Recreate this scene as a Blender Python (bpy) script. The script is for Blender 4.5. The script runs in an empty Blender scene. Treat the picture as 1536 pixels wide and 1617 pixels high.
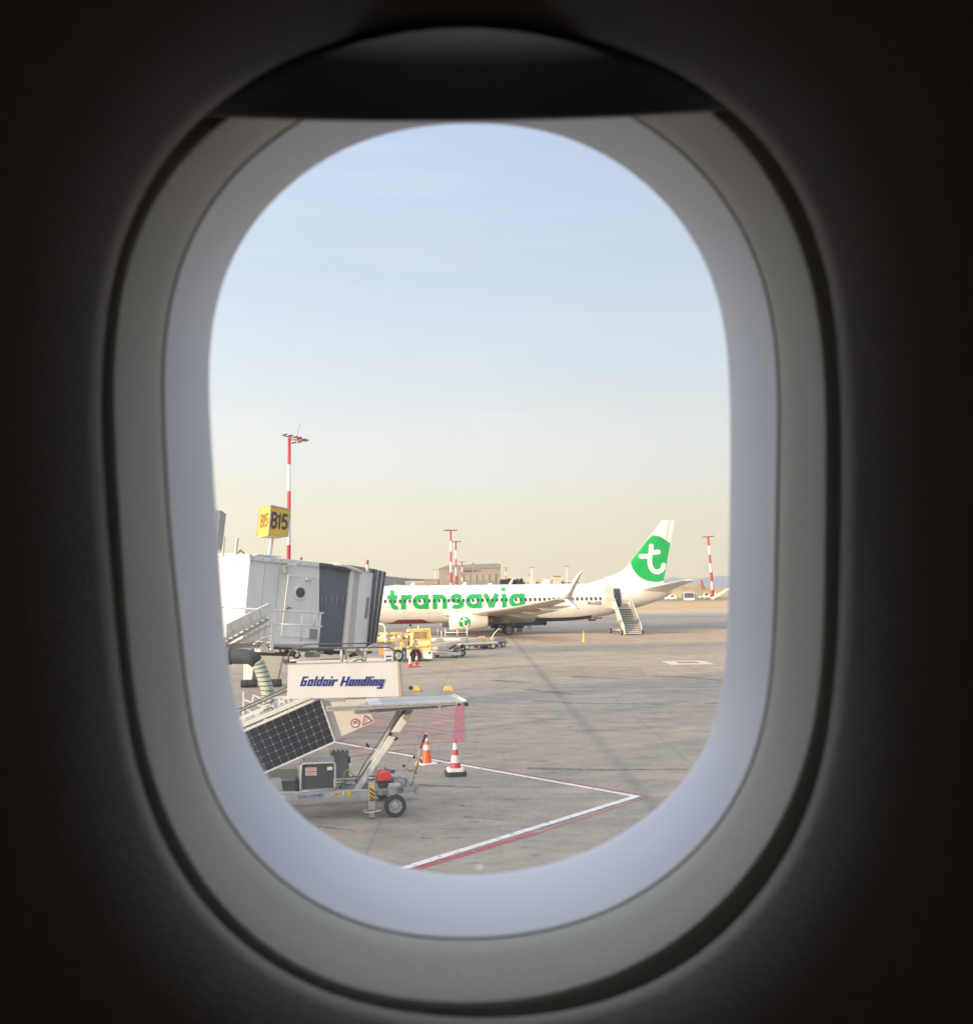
import bpy, math, random
from mathutils import Vector, Matrix
R = math.radians
random.seed(7)
sc = bpy.context.scene
col = sc.collection

# ---------------------------------------------------------------- camera
F, H, HY, ROLL = 1500.0, 4.6, 933.0, .012
PITCH = math.atan((HY - 808.5) / F)
cp, sp, cr, sr = math.cos(PITCH), math.sin(PITCH), math.cos(ROLL), math.sin(ROLL)
R0, U0, FW = Vector((1, 0, 0)), Vector((0, -sp, cp)), Vector((0, cp, sp))
CR = R0 * cr - U0 * sr
CU = R0 * sr + U0 * cr
EYE = Vector((0, 0, H))
cam = bpy.data.cameras.new('camera')
co = bpy.data.objects.new('camera', cam); col.objects.link(co)
m = Matrix.Identity(4)
for i in range(3):
    m[i][0], m[i][1], m[i][2], m[i][3] = CR[i], CU[i], -FW[i], EYE[i]
co.matrix_world = m
cam.sensor_width = 36; cam.sensor_fit = 'HORIZONTAL'
cam.lens = F / 1536 * 36
cam.clip_start = .02; cam.clip_end = 20000
cam.dof.use_dof = True; cam.dof.focus_distance = 40; cam.dof.aperture_fstop = 10.5
sc.camera = co

# ---------------------------------------------------------------- world, sun, exposure
SUN_AZ = math.atan2(-.78, -.62)       # behind the aircraft, to the left (compass angle from +Y)
SUN_EL = R(8.5)
w = bpy.data.worlds.new('World'); sc.world = w; w.use_nodes = True
nt = w.node_tree; N = nt.nodes; Lk = nt.links
for n in list(N): N.remove(n)
out = N.new('ShaderNodeOutputWorld')
sky = N.new('ShaderNodeTexSky'); sky.sky_type = 'NISHITA'; sky.sun_disc = False
sky.sun_elevation = SUN_EL; sky.sun_rotation = SUN_AZ
sky.air_density = 1.0; sky.dust_density = 2.5; sky.ozone_density = 1.5
bgn = N.new('ShaderNodeBackground'); bgn.inputs[1].default_value = .1
Lk.new(sky.outputs[0], bgn.inputs[0])
tcw = N.new('ShaderNodeTexCoord'); sep = N.new('ShaderNodeSeparateXYZ')
Lk.new(tcw.outputs['Generated'], sep.inputs[0])
nz = N.new('ShaderNodeTexNoise'); nz.inputs['Scale'].default_value = 2.2; nz.inputs['Detail'].default_value = 4
mp = N.new('ShaderNodeMapping'); mp.inputs['Scale'].default_value = (1, 1, 7)
Lk.new(tcw.outputs['Generated'], mp.inputs[0]); Lk.new(mp.outputs[0], nz.inputs[0])
ad = N.new('ShaderNodeMath'); ad.operation = 'MULTIPLY_ADD'; ad.inputs[1].default_value = .07
Lk.new(nz.outputs[0], ad.inputs[0]); Lk.new(sep.outputs[2], ad.inputs[2])
sb = N.new('ShaderNodeMath'); sb.operation = 'SUBTRACT'; sb.inputs[1].default_value = .035
Lk.new(ad.outputs[0], sb.inputs[0])
rp = N.new('ShaderNodeValToRGB'); rp.color_ramp.interpolation = 'EASE'
def lin(c):
    c = c / 255
    return c / 12.92 if c < .04045 else ((c + .055) / 1.055) ** 2.4
def rgb(r, g, b): return (lin(r), lin(g), lin(b), 1)
stops = [(0, (252, 238, 200)), (.035, (246, 234, 200)), (.08, (240, 231, 208)), (.15, (232, 232, 228)), (.24, (215, 224, 233)),
         (.34, (200, 213, 233)), (.46, (190, 207, 234)), (.62, (222, 229, 240)), (1, (238, 241, 248))]
els = rp.color_ramp.elements
els[0].position = 0; els[0].color = rgb(*stops[0][1]); els[1].position = 1; els[1].color = rgb(*stops[-1][1])
for p, c in stops[1:-1]:
    e = els.new(p); e.color = rgb(*c)
Lk.new(sb.outputs[0], rp.inputs[0])
bg2 = N.new('ShaderNodeBackground'); bg2.inputs[1].default_value = 1.0
cn = N.new('ShaderNodeTexNoise'); cn.inputs['Scale'].default_value = 3.0; cn.inputs['Detail'].default_value = 7; cn.inputs['Roughness'].default_value = .62
cm = N.new('ShaderNodeMapping'); cm.inputs['Scale'].default_value = (1, 1, 13); cm.inputs['Rotation'].default_value = (0, .05, 0); Lk.new(tcw.outputs['Generated'], cm.inputs[0]); Lk.new(cm.outputs[0], cn.inputs[0])
cr_w = N.new('ShaderNodeMapRange'); cr_w.inputs[1].default_value = .52; cr_w.inputs[2].default_value = .78; cr_w.inputs[3].default_value = 0; cr_w.inputs[4].default_value = .20; Lk.new(cn.outputs[0], cr_w.inputs[0])
cx_ = N.new('ShaderNodeMix'); cx_.data_type = 'RGBA'; Lk.new(cr_w.outputs[0], cx_.inputs[0]); Lk.new(rp.outputs[0], cx_.inputs[6]); cx_.inputs[7].default_value = (.93, .92, .90, 1)
Lk.new(cx_.outputs[2], bg2.inputs[0])
# unseen upper sky brightened to add fill light
mr = N.new('ShaderNodeMapRange'); mr.inputs[1].default_value = .50; mr.inputs[2].default_value = .75; mr.inputs[3].default_value = .90; mr.inputs[4].default_value = 1.7
Lk.new(sep.outputs[2], mr.inputs[0])
# brighter towards the low sun on the left
gx = N.new('ShaderNodeMath'); gx.operation = 'MULTIPLY_ADD'; gx.inputs[1].default_value = -.30; gx.inputs[2].default_value = 1.0; gx2 = N.new('ShaderNodeMath'); gx2.operation = 'MULTIPLY'
Lk.new(sep.outputs[0], gx.inputs[0]); Lk.new(gx.outputs[0], gx2.inputs[0]); Lk.new(mr.outputs[0], gx2.inputs[1]); Lk.new(gx2.outputs[0], bg2.inputs[1])
addw = N.new('ShaderNodeMixShader'); addw.inputs[0].default_value = .80      # hazy evening gradient over the physical sky
Lk.new(bgn.outputs[0], addw.inputs[1]); Lk.new(bg2.outputs[0], addw.inputs[2]); Lk.new(addw.outputs[0], out.inputs[0])
sl = bpy.data.lights.new('sun', 'SUN'); sl.energy = 4.5; sl.angle = R(1.6); sl.color = (1, .79, .56)
so = bpy.data.objects.new('sun', sl); col.objects.link(so)
sdir = Vector((math.sin(SUN_AZ) * math.cos(SUN_EL), math.cos(SUN_AZ) * math.cos(SUN_EL), math.sin(SUN_EL)))
so.rotation_euler = sdir.to_track_quat('Z', 'Y').to_euler()
so.location = (0, 0, 60)
sc.view_settings.view_transform = 'Standard'; sc.view_settings.look = 'None'
sc.view_settings.exposure = 0.50; sc.view_settings.gamma = 1
sc.render.engine = 'CYCLES'
sc.cycles.use_denoising = True
sc.cycles.max_bounces = 8; sc.cycles.diffuse_bounces = 5; sc.cycles.transparent_max_bounces = 16
sc.cycles.caustics_reflective = False; sc.cycles.caustics_refractive = False

# ---------------------------------------------------------------- pixel helpers: measure real positions from the photo
def ray(u, v): return FW * F + CR * (u - 768) + CU * (808.5 - v)
def G(u, v, z=0.0):
    d = ray(u, v); return EYE + d * ((z - H) / d.z)
def AY(u, v, y):
    d = ray(u, v); return EYE + d * (y / d.y)

# ---------------------------------------------------------------- materials
def mat(name, c, rough=.6, metal=0, var=.12, scale=4, bump=0, spec=.5, dirt=None, stretch=None, coat=0):
    mt = bpy.data.materials.new(name); mt.use_nodes = True
    t = mt.node_tree; b = t.nodes['Principled BSDF']
    b.inputs['Roughness'].default_value = rough; b.inputs['Metallic'].default_value = metal
    b.inputs['Specular IOR Level'].default_value = spec
    if coat: b.inputs['Coat Weight'].default_value = coat
    tc = t.nodes.new('ShaderNodeTexCoord'); mpn = t.nodes.new('ShaderNodeMapping')
    t.links.new(tc.outputs['Object'], mpn.inputs[0])
    if stretch: mpn.inputs['Scale'].default_value = stretch
    n = t.nodes.new('ShaderNodeTexNoise'); n.inputs['Scale'].default_value = scale; n.inputs['Detail'].default_value = 6
    t.links.new(mpn.outputs[0], n.inputs[0])
    r = t.nodes.new('ShaderNodeValToRGB')
    r.color_ramp.elements[0].position = .3; r.color_ramp.elements[1].position = .7
    d = dirt or tuple(x * (1 - var) for x in c)
    r.color_ramp.elements[0].color = (*d[:3], 1)
    r.color_ramp.elements[1].color = (*[min(1, x * (1 + var * .4)) for x in c], 1)
    t.links.new(n.outputs[0], r.inputs[0]); t.links.new(r.outputs[0], b.inputs['Base Color'])
    if bump:
        bp = t.nodes.new('ShaderNodeBump'); bp.inputs['Strength'].default_value = bump; bp.inputs['Distance'].default_value = .01
        t.links.new(n.outputs[0], bp.inputs['Height']); t.links.new(bp.outputs[0], b.inputs['Normal'])
    return mt
M = {}
M['white'] = mat('white_paint', (.80, .78, .74), .45, var=.10, scale=3)
M['airwhite'] = mat('aircraft_white', (.85, .84, .81), .28, var=.05, scale=.8, coat=.3)
M['cream'] = mat('cream_paint', (.74, .70, .61), .5, var=.07, scale=2.5)
M['green'] = mat('green_livery', (.005, .42, .085), .35, var=.08, scale=1)
M['glassdark'] = mat('dark_window', (.075, .062, .055), .15, var=.2)
M['greyl'] = mat('grey_line', (.35, .34, .33), .5)
M['grey'] = mat('grey_metal', (.36, .37, .37), .4, .35, var=.25, scale=9)
M['alu'] = mat('aluminium', (.55, .55, .53), .42, .4, var=.2, scale=12)
M['darkgrey'] = mat('dark_grey', (.10, .10, .105), .6, var=.3, scale=8)
M['black'] = mat('black_rubber', (.022, .022, .023), .75, var=.3, scale=14, bump=.2)
M['bridgew'] = mat('bridge_white', (.80, .80, .78), .5, var=.10, scale=2.2, stretch=(1, 1, .22))
M['bridgec'] = mat('bridge_cream', (.80, .77, .69), .5, var=.08, scale=2)
M['curtain'] = mat('curtain_grey', (.26, .30, .33), .55, var=.12, scale=3, stretch=(1, 1, .2))
M['bellow'] = mat('bellows_rubber', (.12, .125, .125), .7, var=.2, scale=5)
M['yellow'] = mat('sign_yellow', (.80, .49, .06), .4, var=.06)
M['gseyellow'] = mat('yellow_paint', (.84, .54, .14), .45, var=.14, scale=6)
M['navy'] = mat('navy_blue', (.018, .026, .20), .5, var=.1)
M['blacktxt'] = mat('black_lettering', (.04, .035, .03), .6)
M['bluetxt'] = mat('blue_lettering', (.03, .12, .38), .6, var=.3, scale=30)
M['red'] = mat('red_paint', (.55, .035, .035), .5, var=.15, scale=8)
M['orange'] = mat('orange_plastic', (.95, .10, .02), .45, var=.08, scale=8)
M['conewhite'] = mat('cone_white', (.75, .73, .70), .5, var=.12, scale=10)
M['conered'] = mat('cone_red', (.55, .045, .05), .5, var=.15, scale=10)
M['redplastic'] = mat('red_engine_cover', (.72, .035, .05), .35, var=.05)
M['brown'] = mat('brown_metal', (.16, .12, .10), .5, .4, var=.3)
M['steel'] = mat('exhaust_steel', (.25, .21, .18), .35, .7, var=.3)
M['beige'] = mat('beige_wall', (.36, .305, .25), .7, var=.10, scale=.15)
M['beige2'] = mat('pale_wall', (.62, .54, .40), .7, var=.10, scale=.2)
M['roofgrey'] = mat('roof_grey', (.30, .275, .245), .6, var=.12, scale=.2)
M['tree'] = mat('foliage', (.07, .09, .055), .9, var=.5, scale=.4, spec=.1)
M['hillg'] = mat('hill_scrub', (.10, .115, .09), .95, var=.35, scale=.05, spec=.1)
M['sand'] = mat('dry_grass', (.50, .38, .21), .95, var=.25, scale=.06, spec=.1)
M['hvis'] = mat('hivis_yellow', (.60, .66, .12), .5)
M['skin'] = mat('skin', (.45, .25, .16), .6)
M['duct'] = mat('duct_fabric', (.40, .46, .36), .7, var=.12)
M['ductdark'] = mat('duct_dark', (.06, .065, .07), .6, var=.3)
M['lining'] = mat('cabin_lining', (.42, .35, .31), .7, var=.1, scale=20)
M['pink'] = mat('pink_sticker', (.75, .45, .42), .5)
M['darkred'] = mat('dark_red', (.28, .02, .035), .4)
M['navydark'] = mat('navy_belt', (.02, .03, .06), .5)

# ---------------------------------------------------------------- object helpers
def tag(o, label=None, cat=None, group=None, kind=None):
    if label: o['label'] = label
    if cat: o['category'] = cat
    if group: o['group'] = group
    if kind: o['kind'] = kind
    return o
def thing(name, label, cat, loc, group=None, rz=0):
    o = bpy.data.objects.new(name, None); col.objects.link(o)
    o.location = loc; o.rotation_euler = (0, 0, rz); o.empty_display_size = .2
    return tag(o, label, cat, group)
def copy_tree(o, parent=None):
    c = o.copy(); col.objects.link(c); c.parent = parent
    for ch in list(o.children): copy_tree(ch, c)
    return c

class MB:
    """collects faces; world coordinates unless a root offset is given at build"""
    def __init__(s): s.v = []; s.f = []
    def add(s, vs, fs):
        k = len(s.v); s.v += [Vector(x) for x in vs]; s.f += [[i + k for i in q] for q in fs]; return s
    def hexa(s, b, t):      # bottom ring, top ring (any n)
        n = len(b)
        return s.add(list(b) + list(t), [list(range(n))[::-1], list(range(n, 2 * n))] + [[i, (i + 1) % n, n + (i + 1) % n, n + i] for i in range(n)])
    def box(s, c, sz, rot=None):
        c = Vector(c); hx, hy, hz = sz[0] / 2, sz[1] / 2, sz[2] / 2
        q = [Vector(p) for p in ((-hx, -hy, -hz), (hx, -hy, -hz), (hx, hy, -hz), (-hx, hy, -hz))]
        t = [Vector((p.x, p.y, hz)) for p in q]
        if rot: q = [rot @ p for p in q]; t = [rot @ p for p in t]
        return s.hexa([c + p for p in q], [c + p for p in t])
    def bar(s, p0, p1, wd, ht, up=(0, 0, 1)):
        p0, p1 = Vector(p0), Vector(p1); d = (p1 - p0).normalized(); up = Vector(up)
        sd = d.cross(up)
        if sd.length < 1e-4: sd = d.cross(Vector((1, 0, 0)))
        sd.normalize(); uu = sd.cross(d)
        q = [sd * a * wd / 2 + uu * b * ht / 2 for a, b in ((-1, -1), (1, -1), (1, 1), (-1, 1))]
        return s.hexa([p0 + x for x in q], [p1 + x for x in q])
    def tube(s, pts, r, n=8, r2=None, cap=True):
        pts = [Vector(p) for p in pts]; m_ = len(pts); rings = []
        pv = None
        for i, p in enumerate(pts):
            d = (pts[min(i + 1, m_ - 1)] - pts[max(i - 1, 0)]).normalized()
            if pv is None:
                a = d.cross(Vector((0, 0, 1)))
                if a.length < 1e-3: a = d.cross(Vector((1, 0, 0)))
            else:
                a = pv - d * pv.dot(d)
            a.normalize(); pv = a; b = d.cross(a)
            rr = r if r2 is None else r + (r2 - r) * i / (m_ - 1)
            rings.append([p + (a * math.cos(2 * math.pi * k / n) + b * math.sin(2 * math.pi * k / n)) * rr for k in range(n)])
        return s.loft(rings, cap)
    def loft(s, rings, cap=True, closed=True):
        n = len(rings[0]); vs = [p for r in rings for p in r]; fs = []
        for i in range(len(rings) - 1):
            for k in range(n if closed else n - 1):
                fs.append([i * n + k, i * n + (k + 1) % n, (i + 1) * n + (k + 1) % n, (i + 1) * n + k])
        if cap: fs += [list(range(n))[::-1], [(len(rings) - 1) * n + k for k in range(n)]]
        return s.add(vs, fs)
    def lathe(s, prof, c, axis=(0, 0, 1), n=24, cap=True):      # prof: (radius, height)
        ax = Vector(axis).normalized(); a = ax.cross(Vector((0, 0, 1)))
        if a.length < 1e-3: a = Vector((1, 0, 0))
        a.normalize(); b = ax.cross(a); c = Vector(c)
        return s.loft([[c + ax * h + (a * math.cos(2 * math.pi * k / n) + b * math.sin(2 * math.pi * k / n)) * max(r, 1e-4) for k in range(n)] for r, h in prof], cap)
    def prism(s, pts, fr, n0, n1):     # pts in frame (s,h)
        return s.hexa([fr(a, b, n0) for a, b in pts], [fr(a, b, n1) for a, b in pts])
    def build(s, name, m_, parent=None, smooth=False, bevel=0, local=True, auto=False):
        me = bpy.data.meshes.new(name)
        inv = Matrix.Identity(4)
        off = None
        if parent is not None and local:
            chain = Matrix.Identity(4); p = parent
            while p is not None:
                chain = Matrix.LocRotScale(p.location, p.rotation_euler, p.scale) @ chain; p = p.parent
            inv = chain.inverted()
        me.from_pydata([tuple(inv @ v) for v in s.v], [], s.f)
        me.materials.append(m_); me.validate(); me.update()
        import bmesh
        bm = bmesh.new(); bm.from_mesh(me); bmesh.ops.recalc_face_normals(bm, faces=bm.faces); bm.to_mesh(me); bm.free()
        if smooth:
            for p in me.polygons: p.use_smooth = True
            if auto:
                me.set_sharp_from_angle(angle=R(40))
        o = bpy.data.objects.new(name, me); col.objects.link(o); o.parent = parent
        if bevel:
            b = o.modifiers.new('bevel', 'BEVEL'); b.width = bevel; b.segments = 2; b.limit_method = 'ANGLE'
        return o

class Frame:
    """vertical plane: origin O (x,y), direction yaw; n points away from the camera"""
    def __init__(s, O, yaw):
        s.O = Vector((O[0], O[1], 0)); s.D = Vector((math.cos(yaw), math.sin(yaw), 0)); s.Nn = Vector((-math.sin(yaw), math.cos(yaw), 0))
    def __call__(s, a, h, n=0): return s.O + s.D * a + Vector((0, 0, h)) + s.Nn * n
    def px(s, u, v, n=0):
        d = ray(u, v); P0 = s.O + s.Nn * n; t = (P0 - EYE).dot(s.Nn) / d.dot(s.Nn); P = EYE + d * t
        return ((P - s.O).dot(s.D), P.z)
    def P(s, u, v, n=0):
        a, h = s.px(u, v, n); return s(a, h, n)
    def poly(s, pts, n=0): return [s.px(u, v, n) for u, v in pts]

def ground_ribbon(pts, wd, z, wd2=None):
    b = MB(); pts = [Vector((p[0], p[1], 0)) for p in pts]; L, Rr = [], []
    for i, p in enumerate(pts):
        d = (pts[min(i + 1, len(pts) - 1)] - pts[max(i - 1, 0)]).normalized(); n = Vector((-d.y, d.x, 0))
        ww = wd if wd2 is None else wd + (wd2 - wd) * i / (len(pts) - 1)
        L.append(p + n * ww / 2 + Vector((0, 0, z))); Rr.append(p - n * ww / 2 + Vector((0, 0, z)))
    m_ = len(pts)
    return b.add(L + Rr, [[i, i + 1, m_ + i + 1, m_ + i] for i in range(m_ - 1)])

# lettering: strokes (polylines of 2D points) -> strips; and font text -> triangles
def arc(cx, cy, r, a0, a1, n=14, ry=None):
    ry = ry or r
    return [(cx + r * math.cos(R(a0 + (a1 - a0) * i / n)), cy + ry * math.sin(R(a0 + (a1 - a0) * i / n))) for i in range(n + 1)]
def strokes(b, lines, wd, fn, cap=False, sub=.12):
    for ln in lines:
        pts = [Vector(ln[0])]
        for q in ln[1:]:
            q = Vector(q); k = max(1, int((q - pts[-1]).length / sub)); p0 = pts[-1]
            for i in range(1, k + 1): pts.append(p0.lerp(q, i / k))
        closed = (pts[0] - pts[-1]).length < 1e-5
        m_ = len(pts); L, Rr = [], []
        for i, p in enumerate(pts):
            if closed: d0 = (pts[i] - pts[i - 1 if i else m_ - 2]); d1 = (pts[i + 1 if i < m_ - 1 else 1] - pts[i])
            else: d0 = pts[i] - pts[max(i - 1, 0)]; d1 = pts[min(i + 1, m_ - 1)] - pts[i]
            if d0.length < 1e-6: d0 = d1
            if d1.length < 1e-6: d1 = d0
            d0 = d0.normalized(); d1 = d1.normalized(); d = (d0 + d1).normalized(); n = Vector((-d.y, d.x))
            k = 1 / max(.5, d.dot(d0))
            L.append(p + n * wd / 2 * k); Rr.append(p - n * wd / 2 * k)
        b.add([fn(*x) for x in L] + [fn(*x) for x in Rr], [[i, i + 1, m_ + i + 1, m_ + i] for i in range(m_ - 1)])
        if cap:
            for p in (pts[0], pts[-1]):
                b.add([fn(p.x + wd / 2 * math.cos(t * math.pi / 8), p.y + wd / 2 * math.sin(t * math.pi / 8)) for t in range(16)], [list(range(16))])
def font_text(b, txt, fn, bold=0.0, shear=0.0, spacing=1.0):
    c = bpy.data.curves.new('txt', 'FONT'); c.body = txt; c.size = 1; c.offset = bold; c.shear = shear; c.space_character = spacing
    c.fill_mode = 'FRONT'; c.resolution_u = 4
    o = bpy.data.objects.new('txt', c); col.objects.link(o)
    dg = bpy.context.evaluated_depsgraph_get(); dg.update()
    me = bpy.data.meshes.new_from_object(o.evaluated_get(dg))
    xs = [v.co.x for v in me.vertices]; ys = [v.co.y for v in me.vertices]
    x0, x1, y0, y1 = min(xs), max(xs), min(ys), max(ys)
    b.add([fn((v.co.x - x0) / (x1 - x0), (v.co.y - y0) / (y1 - y0)) for v in me.vertices], [list(p.vertices) for p in me.polygons])
    bpy.data.objects.remove(o); bpy.data.curves.remove(c); bpy.data.meshes.remove(me)

# ================================================================ GROUND
def ground_material():
    mt = bpy.data.materials.new('apron_concrete'); mt.use_nodes = True
    t = mt.node_tree; b = t.nodes['Principled BSDF']; L = t.links; n = t.nodes
    tc = n.new('ShaderNodeTexCoord'); sx = n.new('ShaderNodeSeparateXYZ'); L.new(tc.outputs['Object'], sx.inputs[0])
    def noise(scale, st, det=6, rough=.6):
        mpn = n.new('ShaderNodeMapping'); mpn.inputs['Scale'].default_value = st
        L.new(tc.outputs['Object'], mpn.inputs[0])
        q = n.new('ShaderNodeTexNoise'); q.inputs['Scale'].default_value = scale; q.inputs['Detail'].default_value = det
        q.inputs['Roughness'].default_value = rough
        L.new(mpn.outputs[0], q.inputs[0]); return q.outputs[0]
    def mth(op, a, b_=None, c=None, clamp=False):
        q = n.new('ShaderNodeMath'); q.operation = op; q.use_clamp = clamp
        for i, x in enumerate((a, b_, c)):
            if x is None: continue
            if isinstance(x, (int, float)): q.inputs[i].default_value = x
            else: L.new(x, q.inputs[i])
        return q.outputs[0]
    def mix(fac, a, c, blend='MIX'):
        q = n.new('ShaderNodeMix'); q.data_type = 'RGBA'; q.blend_type = blend
        if isinstance(fac, (int, float)): q.inputs[0].default_value = fac
        else: L.new(fac, q.inputs[0])
        for i, x in ((6, a), (7, c)):
            if isinstance(x, tuple): q.inputs[i].default_value = (*x, 1)
            else: L.new(x, q.inputs[i])
        return q.outputs[2]
    def ramp(x, st, interp='LINEAR'):
        q = n.new('ShaderNodeValToRGB'); q.color_ramp.interpolation = interp; e = q.color_ramp.elements
        e[0].position, e[0].color = st[0][0], (*st[0][1], 1); e[1].position, e[1].color = st[-1][0], (*st[-1][1], 1)
        for p, c in st[1:-1]: z = e.new(p); z.color = (*c, 1)
        L.new(x, q.inputs[0]); return q.outputs[0]
    X, Y = sx.outputs[0], sx.outputs[1]
    # pavement lanes across the view, sun and shade bands painted in with them: distance wobbled by long noise
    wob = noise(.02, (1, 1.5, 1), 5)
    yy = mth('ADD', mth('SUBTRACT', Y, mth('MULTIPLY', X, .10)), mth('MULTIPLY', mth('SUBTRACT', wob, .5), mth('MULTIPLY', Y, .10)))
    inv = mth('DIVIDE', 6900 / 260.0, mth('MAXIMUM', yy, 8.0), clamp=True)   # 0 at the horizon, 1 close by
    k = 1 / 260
    lane_and_shade = ramp(inv, [(0, (.30, .24, .16)), (7 * k, (.34, .27, .18)), (9 * k, (.17, .155, .15)), (18 * k, (.19, .17, .16)), (22 * k, (.66, .42, .18)), (33 * k, (.68, .44, .20)), (38 * k, (.55, .47, .36)),
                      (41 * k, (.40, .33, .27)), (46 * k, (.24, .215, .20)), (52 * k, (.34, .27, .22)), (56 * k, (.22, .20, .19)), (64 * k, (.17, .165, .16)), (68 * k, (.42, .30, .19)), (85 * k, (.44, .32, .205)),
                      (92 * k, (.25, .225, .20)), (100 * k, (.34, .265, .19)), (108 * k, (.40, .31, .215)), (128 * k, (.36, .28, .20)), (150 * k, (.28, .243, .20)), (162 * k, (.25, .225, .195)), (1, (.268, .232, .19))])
    # broad patches, fine streaks, grain
    p1 = noise(.12, (.5, 1.4, 1), 6); st = noise(.5, (.22, 2.2, 1), 7, .7); gr = noise(9, (1, 1, 1), 8, .75); sp2 = noise(60, (1, 1, 1), 3)
    c = mix(mth('MULTIPLY', ramp(p1, [(.35, (0, 0, 0)), (.7, (1, 1, 1))]), .32), lane_and_shade, (.17, .163, .16))
    c = mix(mth('MULTIPLY', ramp(st, [(.42, (0, 0, 0)), (.72, (1, 1, 1))]), .30), c, (.44, .38, .31))
    c = mix(mth('MULTIPLY', ramp(noise(.8, (.3, 2.8, 1), 7, .75), [(.55, (0, 0, 0)), (.72, (1, 1, 1))]), .45), c, (.12, .11, .11))
    c = mix(.8, c, ramp(gr, [(.3, (.36, .36, .36)), (.7, (.66, .66, .66))]), 'OVERLAY')
    c = mix(.75, c, ramp(noise(1.1, (.8, 1.15, 1), 9, .72), [(.32, (.33, .32, .33)), (.68, (.70, .68, .64))]), 'OVERLAY')
    c = mix(.22, c, ramp(sp2, [(.3, (.2, .2, .2)), (.7, (.8, .8, .8))]), 'OVERLAY')
    # oil and rubber marks
    oil = ramp(noise(.33, (.35, 1.5, 1), 8, .72), [(.60, (0, 0, 0)), (.68, (1, 1, 1))])
    c = mix(mth('MULTIPLY', oil, .55), c, (.06, .055, .055))
    oil2 = ramp(noise(1.6, (.6, 1.6, 1), 4, .6), [(.645, (0, 0, 0)), (.70, (1, 1, 1))])
    c = mix(mth('MULTIPLY', oil2, .6), c, (.05, .045, .045))
    # sealed seam running away from the camera
    pa, pb = G(1006, 1243), G(806, 1006)
    sl_ = (pb.x - pa.x) / (pb.y - pa.y)
    d = mth('ABSOLUTE', mth('SUBTRACT', mth('SUBTRACT', X, mth('MULTIPLY', mth('SUBTRACT', Y, pa.y), sl_)), pa.x + .0))
    d = mth('ADD', d, mth('MULTIPLY', mth('SUBTRACT', noise(.9, (1, 1, 1), 3), .5), .12))
    rng = n.new('ShaderNodeMapRange'); rng.interpolation_type = 'SMOOTHSTEP'
    L.new(d, rng.inputs[0]); rng.inputs[1].default_value = .03; rng.inputs[2].default_value = .32; rng.inputs[3].default_value = .41; rng.inputs[4].default_value = 0
    c = mix(rng.outputs[0], c, (.11, .105, .105))
    # repaired patches and rubber smears
    vo = n.new('ShaderNodeTexVoronoi'); vo.inputs['Scale'].default_value = .16; mpv = n.new('ShaderNodeMapping'); mpv.inputs['Scale'].default_value = (.7, 1.3, 1)
    wv = noise(.5, (1, 1, 1), 4); cmb = n.new('ShaderNodeVectorMath'); cmb.operation = 'ADD'; L.new(tc.outputs['Object'], mpv.inputs[0]); L.new(mpv.outputs[0], cmb.inputs[0]); L.new(wv, cmb.inputs[1]); L.new(cmb.outputs[0], vo.inputs['Vector'])
    vs_ = n.new('ShaderNodeSeparateColor'); L.new(vo.outputs['Color'], vs_.inputs[0])
    c = mix(mth('MULTIPLY', ramp(vs_.outputs[0], [(.55, (0, 0, 0)), (.9, (1, 1, 1))]), .22), c, (.13, .12, .11))
    c = mix(mth('MULTIPLY', ramp(vs_.outputs[1], [(.6, (0, 0, 0)), (.95, (1, 1, 1))]), .22), c, (.42, .35, .27))
    # slab joints 7.5 m
    for ax, off in ((X, 2.2), (Y, 1.0)):
        fr = mth('ABSOLUTE', mth('SUBTRACT', mth('FRACT', mth('DIVIDE', mth('ADD', ax, off), 7.5)), .5))
        ln = mth('GREATER_THAN', fr, .4962)
        c = mix(mth('MULTIPLY', ln, .30), c, (.1, .1, .1))
    L.new(c, b.inputs['Base Color'])
    b.inputs['Roughness'].default_value = .8; b.inputs['Specular IOR Level'].default_value = .25
    bp = n.new('ShaderNodeBump'); bp.inputs['Strength'].default_value = .25; bp.inputs['Distance'].default_value = .01
    L.new(gr, bp.inputs['Height']); L.new(bp.outputs[0], b.inputs['Normal'])
    return mt
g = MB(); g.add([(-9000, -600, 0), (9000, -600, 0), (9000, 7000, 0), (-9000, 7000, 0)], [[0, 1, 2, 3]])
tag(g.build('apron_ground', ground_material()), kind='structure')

def paint(name, c, wear=.5, fade=0.0):
    """worn road paint: bare gaps let the concrete show"""
    mt = mat(name, c, .7, var=.12, scale=5)
    t = mt.node_tree; b = t.nodes['Principled BSDF']; o = t.nodes['Material Output']
    tc = t.nodes.new('ShaderNodeTexCoord'); n1 = t.nodes.new('ShaderNodeTexNoise'); n1.inputs['Scale'].default_value = 6; n1.inputs['Detail'].default_value = 8
    n1.inputs['Roughness'].default_value = .75
    t.links.new(tc.outputs['Object'], n1.inputs[0])
    r = t.nodes.new('ShaderNodeMapRange'); r.inputs[1].default_value = wear - .06; r.inputs[2].default_value = wear + .10
    r.inputs[3].default_value = 0; r.inputs[4].default_value = 1 - fade
    t.links.new(n1.outputs[0], r.inputs[0])
    tr = t.nodes.new('ShaderNodeBsdfTransparent'); mx = t.nodes.new('ShaderNodeMixShader')
    t.links.new(r.outputs[0], mx.inputs[0]); t.links.new(tr.outputs[0], mx.inputs[1]); t.links.new(b.outputs[0], mx.inputs[2]); t.links.new(mx.outputs[0], o.inputs['Surface'])
    return mt
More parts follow.
